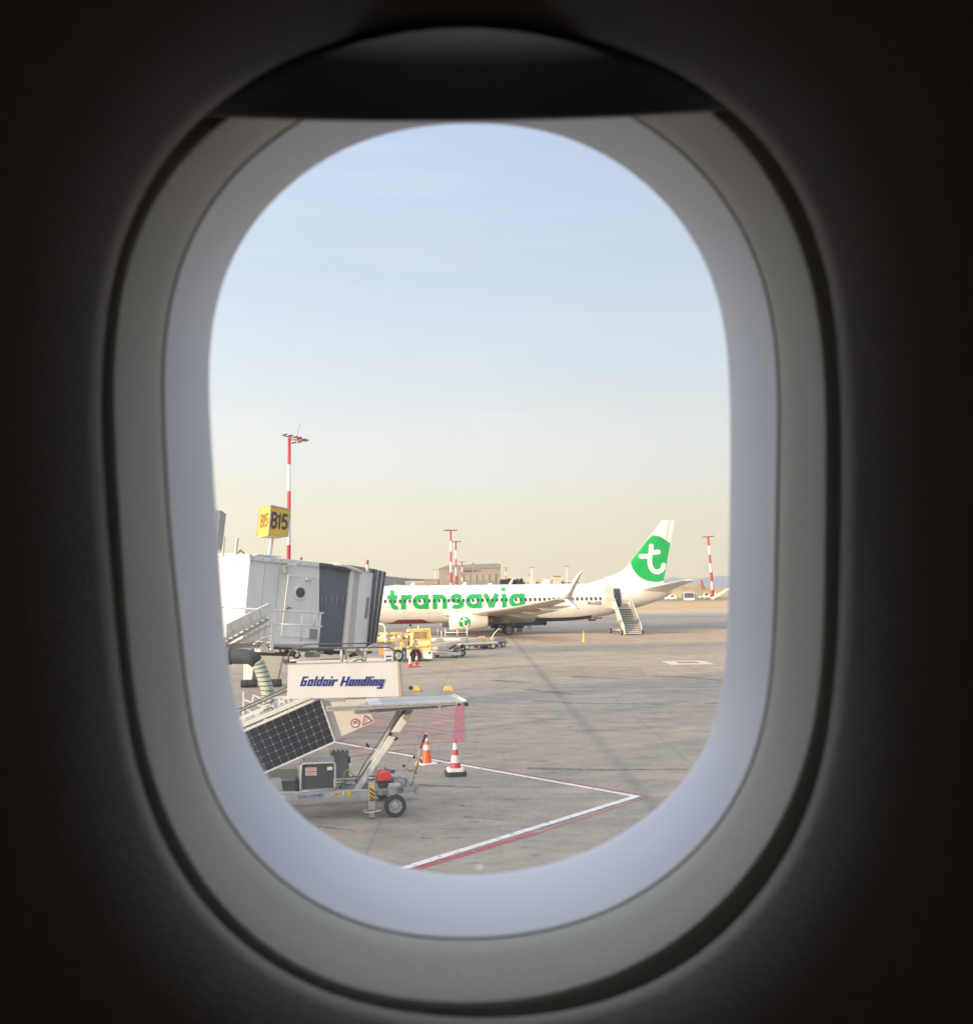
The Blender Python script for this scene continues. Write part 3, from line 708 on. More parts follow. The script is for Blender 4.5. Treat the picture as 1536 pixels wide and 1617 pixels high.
# fin and emblem
finp = [(927, 922.2), (948, 915.5), (970.4, 907.2), (983.3, 901), (991.9, 891), (1045.6, 821.5), (1064.9, 821), (1047.7, 916), (1046, 926), (950, 930)]
fp = [INV(u, v, 0) for u, v in finp]
def fthick(z): return .30 - .022 * (z - 5)
b = MB()
def finprism(b, pts, th):
    A1 = [A(s_, th(z_), z_) for s_, z_ in pts]; A2 = [A(s_, -th(z_), z_) for s_, z_ in pts]; return b.hexa(A1, A2)
# airfoil-ish: split into LE spine and TE by lofting height slices
def slice_le(z):
    # intersect polygon with height z
    xs = []
    for p, q in zip(fp, fp[1:] + fp[:1]):
        if (p[1] - z) * (q[1] - z) < 0: xs.append(p[0] + (q[0] - p[0]) * (z - p[1]) / (q[1] - p[1]))
    return (min(xs), max(xs)) if len(xs) > 1 else None
rings = []
ztop = min(fp[5][1], fp[6][1]) - .01
for i in range(41):
    z_ = 4.7 + (ztop - 4.7) * i / 40; q = slice_le(z_)
    if not q: continue
    a_, c_ = q; L_ = c_ - a_; th = max(.05, .22 - .017 * (z_ - 5)) if z_ > 6 else .24
    ring = []
    for f_, h_ in ((0, .04), (.04, .35), (.12, .65), (.3, 1), (.6, .9), (1, .06)): ring.append(A(a_ + L_ * f_, th * h_, z_))
    for f_, h_ in ((1, -.06), (.6, -.9), (.3, -1), (.12, -.65), (.04, -.35), (0, -.04)): ring.append(A(a_ + L_ * f_, th * h_, z_))
    rings.append(ring)
b.loft(rings); fin = b.build('fin', fus_m, plane, smooth=True, auto=True)
def finskin(u, v, e):
    s_, z_ = INV(u, v, 0); q = slice_le(min(z_, ztop - .001)); th = max(.05, .22 - .017 * (z_ - 5)) if z_ > 6 else .24
    f_ = max(0, min(1, (s_ - q[0]) / (q[1] - q[0]))) if q else .5
    tab = [(0, .04), (.04, .35), (.12, .65), (.3, 1), (.6, .9), (1, .06)]
    for (a0_, h0_), (a1_, h1_) in zip(tab, tab[1:]):
        if a0_ <= f_ <= a1_: hh = h0_ + (h1_ - h0_) * (f_ - a0_) / (a1_ - a0_); break
    return A(s_, th * hh + e, z_)
# green patch: rows between left and right borders
left = [(1028.4, 845), (1020, 855), (1006, 873), (994.8, 887.5), (997, 896), (1002.6, 905), (1009, 911.5), (1019.8, 917), (1032.7, 919.2), (1040, 918.8)]
right = [(1028.6, 845), (1041, 847.2), (1058.0, 858), (1057.0, 864), (1055, 875), (1053, 886), (1051, 897), (1049.5, 906), (1048.3, 912.5), (1046.8, 917.2)]
def dens(p, k=4):
    o_ = []
    for a_, c_ in zip(p, p[1:]): o_ += [(a_[0] + (c_[0] - a_[0]) * i / k, a_[1] + (c_[1] - a_[1]) * i / k) for i in range(k)]
    return o_ + [p[-1]]
b = MB(); Lp, Rp = dens(left), dens(right); K = 14
for (lu, lv), (ru, rv) in zip(Lp, Rp): b.v += [finskin(lu + (ru - lu) * k / K, lv + (rv - lv) * k / K, .03) for k in range(K + 1)]
for i in range(len(Lp) - 1): b.f += [[i * (K + 1) + k, i * (K + 1) + k + 1, (i + 1) * (K + 1) + k + 1, (i + 1) * (K + 1) + k] for k in range(K)]
patch = b.build('green_emblem', M['green'], fin)
b = MB(); tl = [[(1027.3, 862.5), (1026.8, 868), (1026.6, 873)], [(1026.6, 872.6), (1032, 872.3), (1038.5, 871.8)], [(1010.8, 878.6), (1018, 878.6), (1025, 878.4)],
      [(1025.2, 876), (1024.6, 884), (1024.8, 890), (1026.6, 896.5), (1030, 901), (1034.5, 903.2), (1039, 903), (1043.5, 900.6), (1046.2, 896.6), (1047, 892.5)]]
for i, l_ in enumerate(tl): strokes(b, [l_], 7.6, lambda x, y: finskin(x, y, .06 + .004 * i), cap=True, sub=2)
b.build('emblem_letter', M['airwhite'], patch)
# rudder line and tip light
b = MB(); strokes(b, [[(1056.5, 822), (1041, 915)]], .6, lambda x, y: finskin(x, y, .028), sub=3); b.build('rudder_gap', M['greyl'], fin)
b = MB(); b.lathe([(.06, 0), (.05, .5)], A(*((INV(957, 912, 0)[0],) + (0,) + (5.6,))), n=6); b.build('antenna', M['airwhite'], plane)
for ss in (9.5, 15): b = MB(); b.hexa([A(ss, -.03, 5.2), A(ss + .5, -.03, 5.2), A(ss + .5, .03, 5.2), A(ss, .03, 5.2)], [A(ss + .35, -.02, 5.55), A(ss + .6, -.02, 5.55), A(ss + .6, .02, 5.55), A(ss + .35, .02, 5.55)]); b.build('antenna', M['airwhite'], plane)

def foil(b, sec):      # sec: list of (s_le, s_te, l, z, thickness)
    rings = []
    for a_, c_, l_, z_, th in sec:
        L_ = c_ - a_; up = [(0, 0), (.03, .30), (.12, .45), (.35, .55), (.65, .35), (1, .04)]; dn = [(1, -.04), (.65, -.30), (.35, -.45), (.12, -.38), (.03, -.2)]
        rings.append([A(a_ + L_ * f_, l_, z_ + th * h_) for f_, h_ in up + dn])
    return b.loft(rings)
# horizontal stabilisers
for sd in (1, -1):
    tip = INV(1099.5, 916, 7.17) if sd > 0 else (38.5, 5.44)
    b = MB(); foil(b, [(34.2, 38.0, sd * .5, 4.45, .34), (tip[0] - 1.5, tip[0] + .0, sd * 7.17, tip[1], .12)]); b.build('stabiliser', fus_m, plane, smooth=True, auto=True)
# wings
wt = INV(880, 946, 17.0)
for sd in (1, -1):
    b = MB(); foil(b, [(12.7, 20.6, sd * 1.2, 2.15, .95), (14.0, 20.9, sd * 3.4, 2.18, .72), (15.5, 20.9, sd * 5.8, 2.36, .54), (18.6, 22.0, sd * 11.4, 2.97, .33), (wt[0] - .05, wt[0] + 1.65, sd * 17.0, wt[1], .17)])
    wing = b.build('wing', mat('wing_under', (.58, .56, .52), .4, var=.12, scale=1) if sd > 0 else bpy.data.materials['wing_under'], plane, smooth=True, auto=True)
    # split-tip winglets
    def wl(pts, th):
        b = MB(); rings = []
        for (s0_, s1_, l_, z_) in pts: rings.append([A(s0_, sd * l_, z_), A(s0_ + (s1_ - s0_) * .4, sd * (l_ + th), z_), A(s1_, sd * l_, z_), A(s0_ + (s1_ - s0_) * .4, sd * (l_ - th), z_)])
        return b.loft(rings)
    s_a, z_a = wt
    u1 = INV(884, 944, 17.3); u2 = INV(893, 935, 17.6); u3 = INV(911, 907.5, 17.95); u4 = INV(921, 901.5, 18.0); t3 = INV(917, 911, 17.95); t2 = INV(905, 937, 17.6); t1 = INV(902, 945.5, 17.3)
    wl([(s_a, s_a + 1.6, 16.95, s_a * 0 + z_a), (u1[0], t1[0], 17.3, (u1[1] + t1[1]) / 2 + .02), (u2[0], t2[0], 17.62, u2[1]), (u3[0], t3[0], 17.95, u3[1]), (u4[0] - .04, u4[0] + .1, 18.0, u4[1])], .05).build('winglet', fus_m, wing, smooth=True)
    d1 = INV(890, 945.5, 17.3); d2 = INV(914.5, 962.5, 17.8)
    wl([(d1[0], d1[0] + .75, 17.2, z_a - .02), (d2[0] - .55, d2[0] - .08, 17.75, d2[1] + .15), (d2[0] - .1, d2[0], 17.8, d2[1])], .04).build('lower_winglet', fus_m, wing, smooth=True)
    # flap track fairings
    for (ss, l_, z_, L_, r_) in ((18.6, 6.9, 2.25, 4.4, .26), (19.7, 9.4, 2.52, 3.9, .23), (20.7, 12.3, 2.95, 3.4, .2)):
        b = MB(); b.loft([[A(ss + L_ * f_, sd * (l_ + r_ * w_ * math.cos(k * math.pi / 5)), z_ + .12 * f_ + 1.3 * r_ * w_ * math.sin(k * math.pi / 5)) for k in range(10)] for f_, w_ in ((0, .05), (.08, .45), (.25, .9), (.5, 1), (.75, .75), (.92, .35), (1, .04))])
        b.build('flap_fairing', mat('fairing_paint', (.62, .58, .50), .4, var=.1) if 'fairing_paint' not in bpy.data.materials else bpy.data.materials['fairing_paint'], wing, smooth=True)
# belly fairing
b = MB(); b.loft([[A(s_, 2.0 * k1 * math.cos(a * math.pi / 10), 2.02 + .92 * k1 * math.sin(a * math.pi / 10)) for a in range(20)] for s_, k1 in ((12.0, .25), (13, .7), (14.5, .95), (17, 1), (20, 1), (22, .9), (23.5, .6), (24.6, .15))])
b.build('belly_fairing', mat('fairing_grey', (.52, .54, .56), .4, var=.08), plane, smooth=True)
# dark red panel and navy strip along the belly
def belly(ua, ub, half, tl_, tr_, m_, lab, ns=24):
    b = MB(); vs = []
    sA, sB = INV(ua, 987, .9)[0], INV(ub, 980, .9)[0]
    for i in range(ns + 1):
        f_ = i / ns; s_ = sA + (sB - sA) * f_; zc, ry, rz = station(s_); wd_ = max(.02, min(1, f_ * tl_ + .02, (1 - f_) * tr_ + .02))
        for k in range(9):
            th = R(-90 + half * wd_ * (k - 4) / 4); vs.append(A(s_, (ry + .03) * math.cos(th), zc + (rz + .03) * math.sin(th)))
    b.add(vs, [[i * 9 + k, i * 9 + k + 1, (i + 1) * 9 + k + 1, (i + 1) * 9 + k] for i in range(ns) for k in range(8)])
    b.build('belly_strip', m_, plane)['label'] = lab
belly(609, 692, 40, 4.5, 3.2, M['darkred'], 'dark red panel under the forward belly')
belly(842, 938, 37, 40, 30, M['navydark'], 'navy strip along the rear belly')
b = MB(); b.box(A(29.3, -.2, 1.30), (.8, .3, .22), Matrix.Rotation(PSI, 3, 'Z')); b.box(A(30.0, -.2, 1.50), (.9, .08, .12), Matrix.Rotation(PSI, 3, 'Z')); b.build('tail_skid', M['darkgrey'], plane)
# engines
for sd in (1, -1):
    ec = 1.56; s0e = INV(710.5, 983, 4.83)[0]
    def eng(prof, nm, m_, par, cz=ec, sq=1.0):
        b = MB(); b.loft([[A(s_, sd * 4.83 + r_ * math.cos(a * math.pi / 14), cz + dz + r_ * sq * math.sin(a * math.pi / 14)) for a in range(28)] for s_, r_, dz in prof]); return b.build(nm, m_, par, smooth=True, auto=True)
    e_ = eng([(s0e + .5, .72, .02), (s0e + .12, .80, .02), (s0e, .88, .01), (s0e + .08, .94, 0), (s0e + .5, .99, 0), (s0e + 1.2, 1.02, 0), (s0e + 2.4, .98, .02), (s0e + 3.75, .82, .06)], 'engine', mat('nacelle_paint', (.84, .81, .76), .35, var=.05) if sd > 0 else bpy.data.materials['nacelle_paint'], plane, sq=.95)
    eng([(s0e + 3.6, .74, .06), (s0e + 3.75, .70, .06), (s0e + 4.35, .52, .08)], 'exhaust_nozzle', M['steel'], e_)
    eng([(s0e + 4.2, .40, .08), (s0e + 4.5, .36, .08), (s0e + 5.3, .06, .09)], 'exhaust_cone', M['brown'], e_)
    eng([(s0e + .52, .70, .02), (s0e + .55, .70, .02)], 'fan', M['darkgrey'], e_)
    b = MB(); b.hexa([A(s0e + 1.0, sd * 4.73, ec + .85), A(s0e + 1.0, sd * 4.93, ec + .85), A(s0e + 4.6, sd * 4.9, ec + .45), A(s0e + 4.6, sd * 4.76, ec + .45)],
                     [A(s0e + 2.2, sd * 4.76, ec + 1.1), A(s0e + 2.2, sd * 4.9, ec + 1.1), A(s0e + 7.0, sd * 4.88, ec + 1.0), A(s0e + 7.0, sd * 4.78, ec + 1.0)]); b.build('pylon', bpy.data.materials['nacelle_paint'], e_)
    if sd > 0:
        cs, cz_ = INV(733.2, 982.6, 5.83)
        def nac(x, y, e=.02):
            t_ = (x - s0e); r_ = 1.03; q = max(-.98, min(.98, (y - ec) / (r_ * .95))); th = math.asin(q); return A(x, 4.83 + (r_ + e) * math.cos(th), y)
        b = MB(); rr = .56; KK = 8
        b.v.append(nac(cs, cz_)); 
        for k in range(1, KK + 1): b.v += [nac(cs + rr * k / KK * math.cos(a * math.pi / 16), cz_ + rr * k / KK * math.sin(a * math.pi / 16)) for a in range(32)]
        b.f += [[0, 1 + a, 1 + (a + 1) % 32] for a in range(32)]
        for k in range(KK - 1): b.f += [[1 + k * 32 + a, 1 + k * 32 + (a + 1) % 32, 1 + (k + 1) * 32 + (a + 1) % 32, 1 + (k + 1) * 32 + a] for a in range(32)]
        em = b.build('green_emblem', M['green'], e_)
        b = MB(); k_ = .0215
        for i, l_ in enumerate(tl): strokes(b, [[((x - 1030) * k_ + .01, -(y - 884) * k_) for x, y in l_]], .16, lambda x, y: nac(cs + x, cz_ + y, .035 + .003 * i), cap=True, sub=.05)
        b.build('emblem_letter', M['airwhite'], em)
# landing gear
def wheel(c, r, wd_, axis, par, nm='wheel', n=28, rim=M['alu']):
    ax = Vector(axis).normalized(); b = MB()
    b.lathe([(r * .62, -wd_ / 2), (r * .9, -wd_ / 2), (r, -wd_ * .3), (r, wd_ * .3), (r * .9, wd_ / 2), (r * .62, wd_ / 2), (r * .60, wd_ * .3), (r * .60, -wd_ * .3), (r * .62, -wd_ / 2)], c, ax, n, cap=False); w_ = b.build(nm, M['black'], par, smooth=True, auto=True)
    b = MB()
    for q_ in (-1, 1): b.lathe([(r * .63, q_ * wd_ * .40), (r * .60, q_ * wd_ * .47), (r * .54, q_ * wd_ * .47), (r * .50, q_ * wd_ * .22), (r * .42, q_ * wd_ * .20), (r * .34, q_ * wd_ * .30), (r * .22, q_ * wd_ * .30), (r * .20, q_ * wd_ * .46), (r * .13, q_ * wd_ * .48), (r * .12, q_ * wd_ * .40), (r * .001, q_ * wd_ * .40)], c, ax, n, cap=False)
    if r < .7 and nm == 'wheel' and n >= 28:
        a_ = ax.cross(Vector((0, 0, 1))).normalized(); b_ = ax.cross(a_); bb_ = MB()
        for k_ in range(6):
            p_ = Vector(c) + (a_ * math.cos(k_ * 1.047) + b_ * math.sin(k_ * 1.047)) * r * .44
            for q_ in (-1, 1): bb_.lathe([(.001, q_ * wd_ * .225), (r * .05, q_ * wd_ * .225), (r * .05, q_ * wd_ * .20)], p_, ax, 10, cap=False)
        bb_.build('rim_hole', M['black'], w_)
    b.build('rim', rim, w_, smooth=True, auto=True); return w_
for sd in (1, -1):
    b = MB(); b.tube([A(19.56, sd * 2.86, .5), A(19.5, sd * 2.75, 2.4)], .12, 10); b.tube([A(19.56, sd * 2.4, .56), A(19.56, sd * 3.3, .56)], .08, 8); b.tube([A(19.56, sd * 2.8, 1.0), A(18.6, sd * 2.6, 2.3)], .06, 8)
    b.tube([A(19.75, sd * 2.8, .7), A(20.2, sd * 2.8, 1.2), A(19.7, sd * 2.75, 1.7)], .05, 8)
    lg = b.build('main_landing_gear', M['grey'], plane, smooth=True)
    for l_ in (2.50, 3.20): wheel(A(19.56, sd * l_, .565), .565, .38, PN, lg, rim=M['grey'])
    b = MB(); b.box(A(19.3, sd * 3.02, 1.75), (.9, .04, 1.0), Matrix.Rotation(PSI, 3, 'Z')); b.build('gear_door', M['grey'], lg)
b = MB(); b.tube([A(4, 0, .4), A(3.8, 0, 2)], .08, 8); lg = b.build('nose_gear', M['grey'], plane)
for l_ in (-.2, .2): wheel(A(4, l_, .34), .34, .2, PN, lg)

# ================================================================ passenger stairs at the rear door
top = A((da + db) / 2 + .15, 1.95, 0)
base = G(1000, 1003); base.z = 0
cl = (top - base); cl.z = 0; run = cl.length; cl.normalize(); sdv = Vector((-cl.y, cl.x, 0))   # sdv = left when climbing (screen left)
def S(a, l, z): return base + cl * a + sdv * l + Vector((0, 0, z))
st = thing('passenger_stairs', 'pale towable stairs standing at the open rear door of the green and white airliner', 'passenger stairs', base)
HT = 2.62; plat = 1.5; wdt = .82
rl = run - plat
paley = mat('stairs_sunlit_paint', (.74, .72, .52), .5, var=.1, scale=5)  # pale yellow takes the warm sunlight into the colour
for i in range(15):
    a0_ = rl * i / 15; z_ = HT * (i + 1) / 15 * .98; b = MB(); b.hexa([S(a0_, -wdt, z_ - .04), S(a0_, wdt, z_ - .04), S(a0_ + rl / 15 + .05, wdt, z_ - .04), S(a0_ + rl / 15 + .05, -wdt, z_ - .04)], [S(a0_, -wdt, z_), S(a0_, wdt, z_), S(a0_ + rl / 15 + .05, wdt, z_), S(a0_ + rl / 15 + .05, -wdt, z_)])
    b.build('tread', mat('tread_pale', (.62, .58, .52), .6) if i == 0 else bpy.data.materials['tread_pale'], st)
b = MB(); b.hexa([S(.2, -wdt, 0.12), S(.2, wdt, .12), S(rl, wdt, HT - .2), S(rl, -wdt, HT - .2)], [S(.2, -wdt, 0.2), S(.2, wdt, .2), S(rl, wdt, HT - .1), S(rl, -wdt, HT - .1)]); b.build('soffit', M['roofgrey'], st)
b = MB(); b.hexa([S(rl, -wdt, HT - .12), S(rl, wdt, HT - .12), S(run, wdt, HT - .12), S(run, -wdt, HT - .12)], [S(rl, -wdt, HT), S(rl, wdt, HT), S(run, wdt, HT), S(run, -wdt, HT)]); b.build('platform', M['alu'], st)
for sd in (1, -1):
    l0 = sd * wdt; l1 = sd * (wdt + .06)
    b = MB(); pr = [(0, .05), (.35, 0.05), (rl, HT - .2), (rl, HT + .75), (rl - .2, HT + .72), (.3, .82), (0, .5)]
    b.hexa([S(a_, l0, z_) for a_, z_ in pr], [S(a_, l1, z_) for a_, z_ in pr]); b.build('side_panel', paley if sd > 0 else M['roofgrey'], st)  # left panel in a sunlit colour, right panel in a shaded grey
    b = MB(); b.tube([S(0, l1, .55), S(.3, l1, .95), S(rl, l1, HT + .95), S(run, l1, HT + .98)], .045, 8); b.build('handrail', M['cream'], st)
    b = MB(); pr = [(rl + .1, HT - .1), (run - .1, HT - .1), (run - .1, HT + .7), (rl + .1, HT + .7)]; b.hexa([S(a_, l0, z_) for a_, z_ in pr], [S(a_, l1, z_) for a_, z_ in pr]); b.build('platform_panel', paley, st)
b = MB()
b.bar(S(.4, .55, .35), S(run - 1.0, .55, .35), .12, .16); b.bar(S(.4, -.55, .35), S(run - 1.0, -.55, .35), .12, .16); b.bar(S(run - 1.3, -1.1, .35), S(run - 1.3, 1.25, .35), .14, .14); b.bar(S(.7, -1.0, .3), S(.7, 1.0, .3), .12, .12)
b.bar(S(run - 1.3, .55, .35), S(rl + .2, .55, HT - .1), .14, .14); b.bar(S(run - 1.3, -.55, .35), S(rl + .2, -.55, HT - .1), .14, .14); b.bar(S(1.6, .5, .35), S(3.0, .5, 1.5), .08, .08); b.bar(S(run - .2, 0.55, HT - .1), S(run - 1.7, .55, .5), .09, .09)
b.build('chassis', mat('chassis_cream', (.62, .52, .36), .5, var=.25), st)
for a_, l_ in ((run - 1.3, 1.35), (run - 1.3, -1.2), (.7, 1.05), (.7, -1.05)): wheel(S(a_, l_, .26), .26, .16, sdv, st)
for l_ in (.9, .3, -.3, -.9): pass
# yellow cone on the apron
def cone(P, h, bw, cols, label, cat='traffic cone', group=None, base_m=None, base_h=.05, rz=.3, base2=None):
    rt = thing('traffic_cone', label, cat, P, group, rz=rz)
    rb, rtp = bw * .29, .026
    b = MB()
    bz = base_h
    b2 = MB(); hw = bw / 2; c_ = hw * .75
    o8 = [(hw, -c_), (hw, c_), (c_, hw), (-c_, hw), (-hw, c_), (-hw, -c_), (-c_, -hw), (c_, -hw)]
    if base2:
        b2.hexa([Vector((x * 1.04, y * 1.04, 0)) for x, y in o8], [Vector((x * 1.04, y * 1.04, bz * .65)) for x, y in o8]); b2.build('weight_base', base2, rt, local=False, bevel=.01)
        b3 = MB(); b3.hexa([Vector((x * .88, y * .88, bz * .65)) for x, y in o8], [Vector((x * .80, y * .80, bz * 1.15)) for x, y in o8]); b3.build('foot', base_m or M['conewhite'], rt, local=False, bevel=.012)
    else:
        b2.hexa([Vector((x, y, 0)) for x, y in o8], [Vector((x * .96, y * .96, bz)) for x, y in o8]); b2.build('foot', base_m or M['conewhite'], rt, local=False, bevel=.008)
    zz = bz; tot = sum(f_ for f_, _ in cols); acc = 0
    for f_, m_ in cols:
        z0_ = bz + (h - bz) * acc / tot; acc += f_; z1_ = bz + (h - bz) * acc / tot
        r0_ = rb + (rtp - rb) * (z0_ - bz) / (h - bz); r1_ = rb + (rtp - rb) * (z1_ - bz) / (h - bz); last = acc >= tot - 1e-6
        b = MB(); prof = [(r0_, z0_ + (.0 if acc == f_ else .001)), (r1_, z1_)]
        if last: prof.append((r1_ * .7, z1_ + .004)); 
        b.lathe(prof, (0, 0, 0), n=24); b.build('band', m_, rt, local=False, smooth=True, auto=True)
    return rt
cone(G(921.5, 1014), 1.0, .36, [(1, M['hvis'])], 'tall yellow green cone alone on the open apron before the aircraft', base_m=M['hvis'])

# ================================================================ equipment on the far side of the aircraft
def conveyor(label, s0_, z0_, s1_, z1_, l_, m_):
    rt = thing('belt_loader', label, 'belt loader', A((s0_ + s1_) / 2, l_, 0))
    b = MB(); b.bar(A(s0_, l_, z0_ - .13), A(s1_, l_, z1_ - .13), .75, .40); b.build('conveyor', m_, rt)
    b = MB(); b.bar(A(s0_ - 1.2, l_ - .3, .62), A(s0_ + 2.4, l_ - .3, .62), 1.2, .3); b.bar(A(s0_ + 1.2, l_, .7), A(s0_ + 2.4, l_, z0_), .1, .1); b.box(A(s0_ - .8, l_, .95), (.7, .5, .4)); b.box(A(s0_ + .3, l_, .85), (.4, .5, .2)); b.build('chassis', M['darkgrey'], rt)
    for x in (-.7, 1.9): wheel(A(s0_ + x, l_ + .3, .27), .27, .2, PN, rt)
    b = MB(); b.lathe([(.25, -.4), (.25, .4)], A(s1_, l_, z1_ - .12), PN, 12); b.build('roller', M['black'], rt); return rt
conveyor('low dark belt loader on the far side under the airliner belly, behind the main wheels', 19.9, .95, 24.6, 1.08, -3.2, M['darkgrey'])
b = MB()
def person(P, h, face, label, top_m, leg_m, group=None, pose='stand', cat='person'):
    """small ground crew figure: skinned skeleton, clothing as separate shells"""
    rt = thing('person', label, cat, P, group, rz=face)
    k = h / 1.78
    def skin_mesh(nm, verts, edges, radii, m_, par):
        me = bpy.data.meshes.new(nm); me.from_pydata([tuple(Vector(v) * k) for v in verts], edges, []); o = bpy.data.objects.new(nm, me); col.objects.link(o); o.parent = par
        me.materials.append(m_); md = o.modifiers.new('skin', 'SKIN'); md.use_smooth_shade = True
        for i, r_ in enumerate(radii): me.skin_vertices[0].data[i].radius = (r_ * k, r_ * k * .85)
        me.skin_vertices[0].data[0].use_root = True
        sb_ = o.modifiers.new('sub', 'SUBSURF'); sb_.levels = sb_.render_levels = 1; return o
    V = [(0, 0, .95), (0, 0, 1.2), (0, 0, 1.42), (0, 0, 1.52), (0, .02, 1.62), (0, .02, 1.74),
         (.19, 0, 1.42), (.24, .03, 1.14), (.22, .18, .95), (.21, .25, .90), (-.19, 0, 1.42), (-.25, .02, 1.14), (-.24, .14, .92), (-.23, .2, .86),
         (.10, 0, .92), (.12, .03, .50), (.12, -.02, .09), (.13, .13, .04), (-.10, 0, .92), (-.13, -.02, .50), (-.14, -.08, .09), (-.15, .06, .04)]
    E_ = [(0, 1), (1, 2), (2, 3), (3, 4), (4, 5), (2, 6), (6, 7), (7, 8), (8, 9), (2, 10), (10, 11), (11, 12), (12, 13), (0, 14), (14, 15), (15, 16), (16, 17), (0, 18), (18, 19), (19, 20), (20, 21)]
    Rr = [.13, .13, .14, .055, .09, .085, .06, .045, .035, .035, .06, .045, .035, .035, .085, .06, .045, .04, .085, .06, .045, .04]
    body = skin_mesh('body', V, E_, Rr, M['skin'], rt)
    skin_mesh('jacket', [V[0], V[1], V[2], V[6], V[7], V[8], V[10], V[11], V[12]], [(0, 1), (1, 2), (2, 3), (3, 4), (4, 5), (2, 6), (6, 7), (7, 8)], [.155, .155, .165, .08, .06, .05, .08, .06, .05], top_m, rt)
    skin_mesh('trousers', [V[0], V[14], V[15], V[16], V[18], V[19], V[20]], [(0, 1), (1, 2), (2, 3), (0, 4), (4, 5), (5, 6)], [.15, .10, .075, .062, .10, .075, .062], leg_m, rt)
    b = MB(); b.lathe([(.095 * k, 0), (.10 * k, .05 * k), (.075 * k, .12 * k), (.02 * k, .15 * k)], (0, 0, 1.66 * k), n=12); b.build('hair', M['black'], rt, local=False, smooth=True)
    return rt
pp = AY(836, 990, 112.0)
person(Vector((pp.x, 112, 0)), 1.75, 0, 'crew member in a yellow vest standing behind the belly of the aircraft', M['hvis'], M['navydark'])

# ================================================================ service vehicles in front of the airliner
# yellow loader truck: frame facing the camera, a bit turned
O = G(650, 1045); TF = Frame((O.x, O.y), R(4))
tk = thing('loader_truck', 'yellow and white loader truck with a windowed cab and yellow rails beside the bridge', 'truck', O)
def tp(pts, n0, n1, nm, m_, par=None, bev=.02): 
    b = MB(); b.prism(TF.poly(pts, n0), TF, n0, n1); return b.build(nm, m_, par or tk, bevel=bev)
def tt(pts, r, nm, m_, n=0, par=None):
    b = MB(); b.tube([TF.P(u, v, n) for u, v in pts], r, 8); return b.build(nm, m_, par or tk, smooth=True)
cab = tp([(647.5, 1026), (683, 1026), (679, 994.5), (647, 995.5)], .1, 1.9, 'cab', mat('cab_cream', (.82, .72, .45), .5, var=.1))
tp([(645.5, 997), (680.5, 995.6), (679.5, 993.6), (645.5, 994.8)], 0, 2.0, 'roof', M['gseyellow'])
wn = tp([(654, 1009), (673.5, 1009), (673, 998), (653.5, 998)], .02, .1, 'window', mat('cab_glass', (.40, .30, .18), .12, var=.5, scale=2), cab)
tt([(653, 1010), (674.5, 1010), (674, 997.2), (652.7, 997.2), (653, 1010)], .035, 'window_frame', M['gseyellow'], .0, cab)
tp([(678.5, 1028), (682.5, 1028), (680, 996), (677, 996)], -.02, .2, 'corner_post', M['gseyellow'])
tp([(623, 1023), (677, 1018), (677, 1021.5), (623, 1025.5)], -.05, .3, 'side_beam', M['gseyellow'])
tp([(646, 1031), (683, 1031), (683, 1019), (646, 1021)], .15, 1.8, 'body_panel', mat('body_paleyellow', (.76, .66, .36), .5, var=.1))
tp([(624, 1040), (682, 1040), (682, 1029), (676, 1027.5), (640, 1028), (624, 1026)], .2, 1.8, 'chassis', M['white'])
tp([(673, 1040.5), (682.5, 1040.5), (682.5, 1028), (674, 1028)], .1, .5, 'bumper', M['bridgew'])
b = MB(); b.lathe([(.07, 0), (.07, .06)], TF.P(677.5, 1031, .05), TF.Nn, 12); b.build('tail_light', M['darkgrey'], tk)
for u in (656, 628):
    p_ = TF.P(u, 1037, .25); wheel(Vector((p_.x, p_.y, .40)), .40, .26, TF.Nn, tk)
b = MB(); 
tp([(647, 1040), (666, 1040), (664.5, 1030), (649, 1030)], .12, .24, 'wheel_arch', M['black'], None, 0)
for v in (999.5, 1009.5):
    tt([(598, v + .5), (647, v - .8)], .045, 'rail', M['gseyellow'], .1)
for v in (999.5, 1009.5): tt([(598, v + 2.5), (647, v + 1.2)], .04, 'rail', M['gseyellow'], 1.8)
for u in (613.8, 640): tt([(u, 998.5), (u + .3, 1022)], .045, 'rail_post', M['gseyellow'], .1)
tt([(598, 985.5), (604, 985.8), (608, 990), (609, 1010), (607.5, 1028)], .07, 'guard_hoop', M['cream'], -.1)
tp([(598, 1035), (612, 1035), (612, 1021), (598, 1021)], .4, 1.5, 'engine_box', mat('orange_box', (.62, .35, .12), .6, var=.3))
for u, v in ((600, 1008), (604, 1006), (620, 1008), (631, 1005), (641, 1005)):
    b = MB(); c_ = TF.P(u, v, .8); b.box(c_, (.3, .25, .18)); b.box(c_ + Vector((.1, 0, .14)), (.12, .2, .12)); b.build('roller_bracket', M['cream'], tk, bevel=.02)
# beacon and mirror
tt([(660, 993), (660.8, 988)], .05, 'beacon', M['cream'], .6)
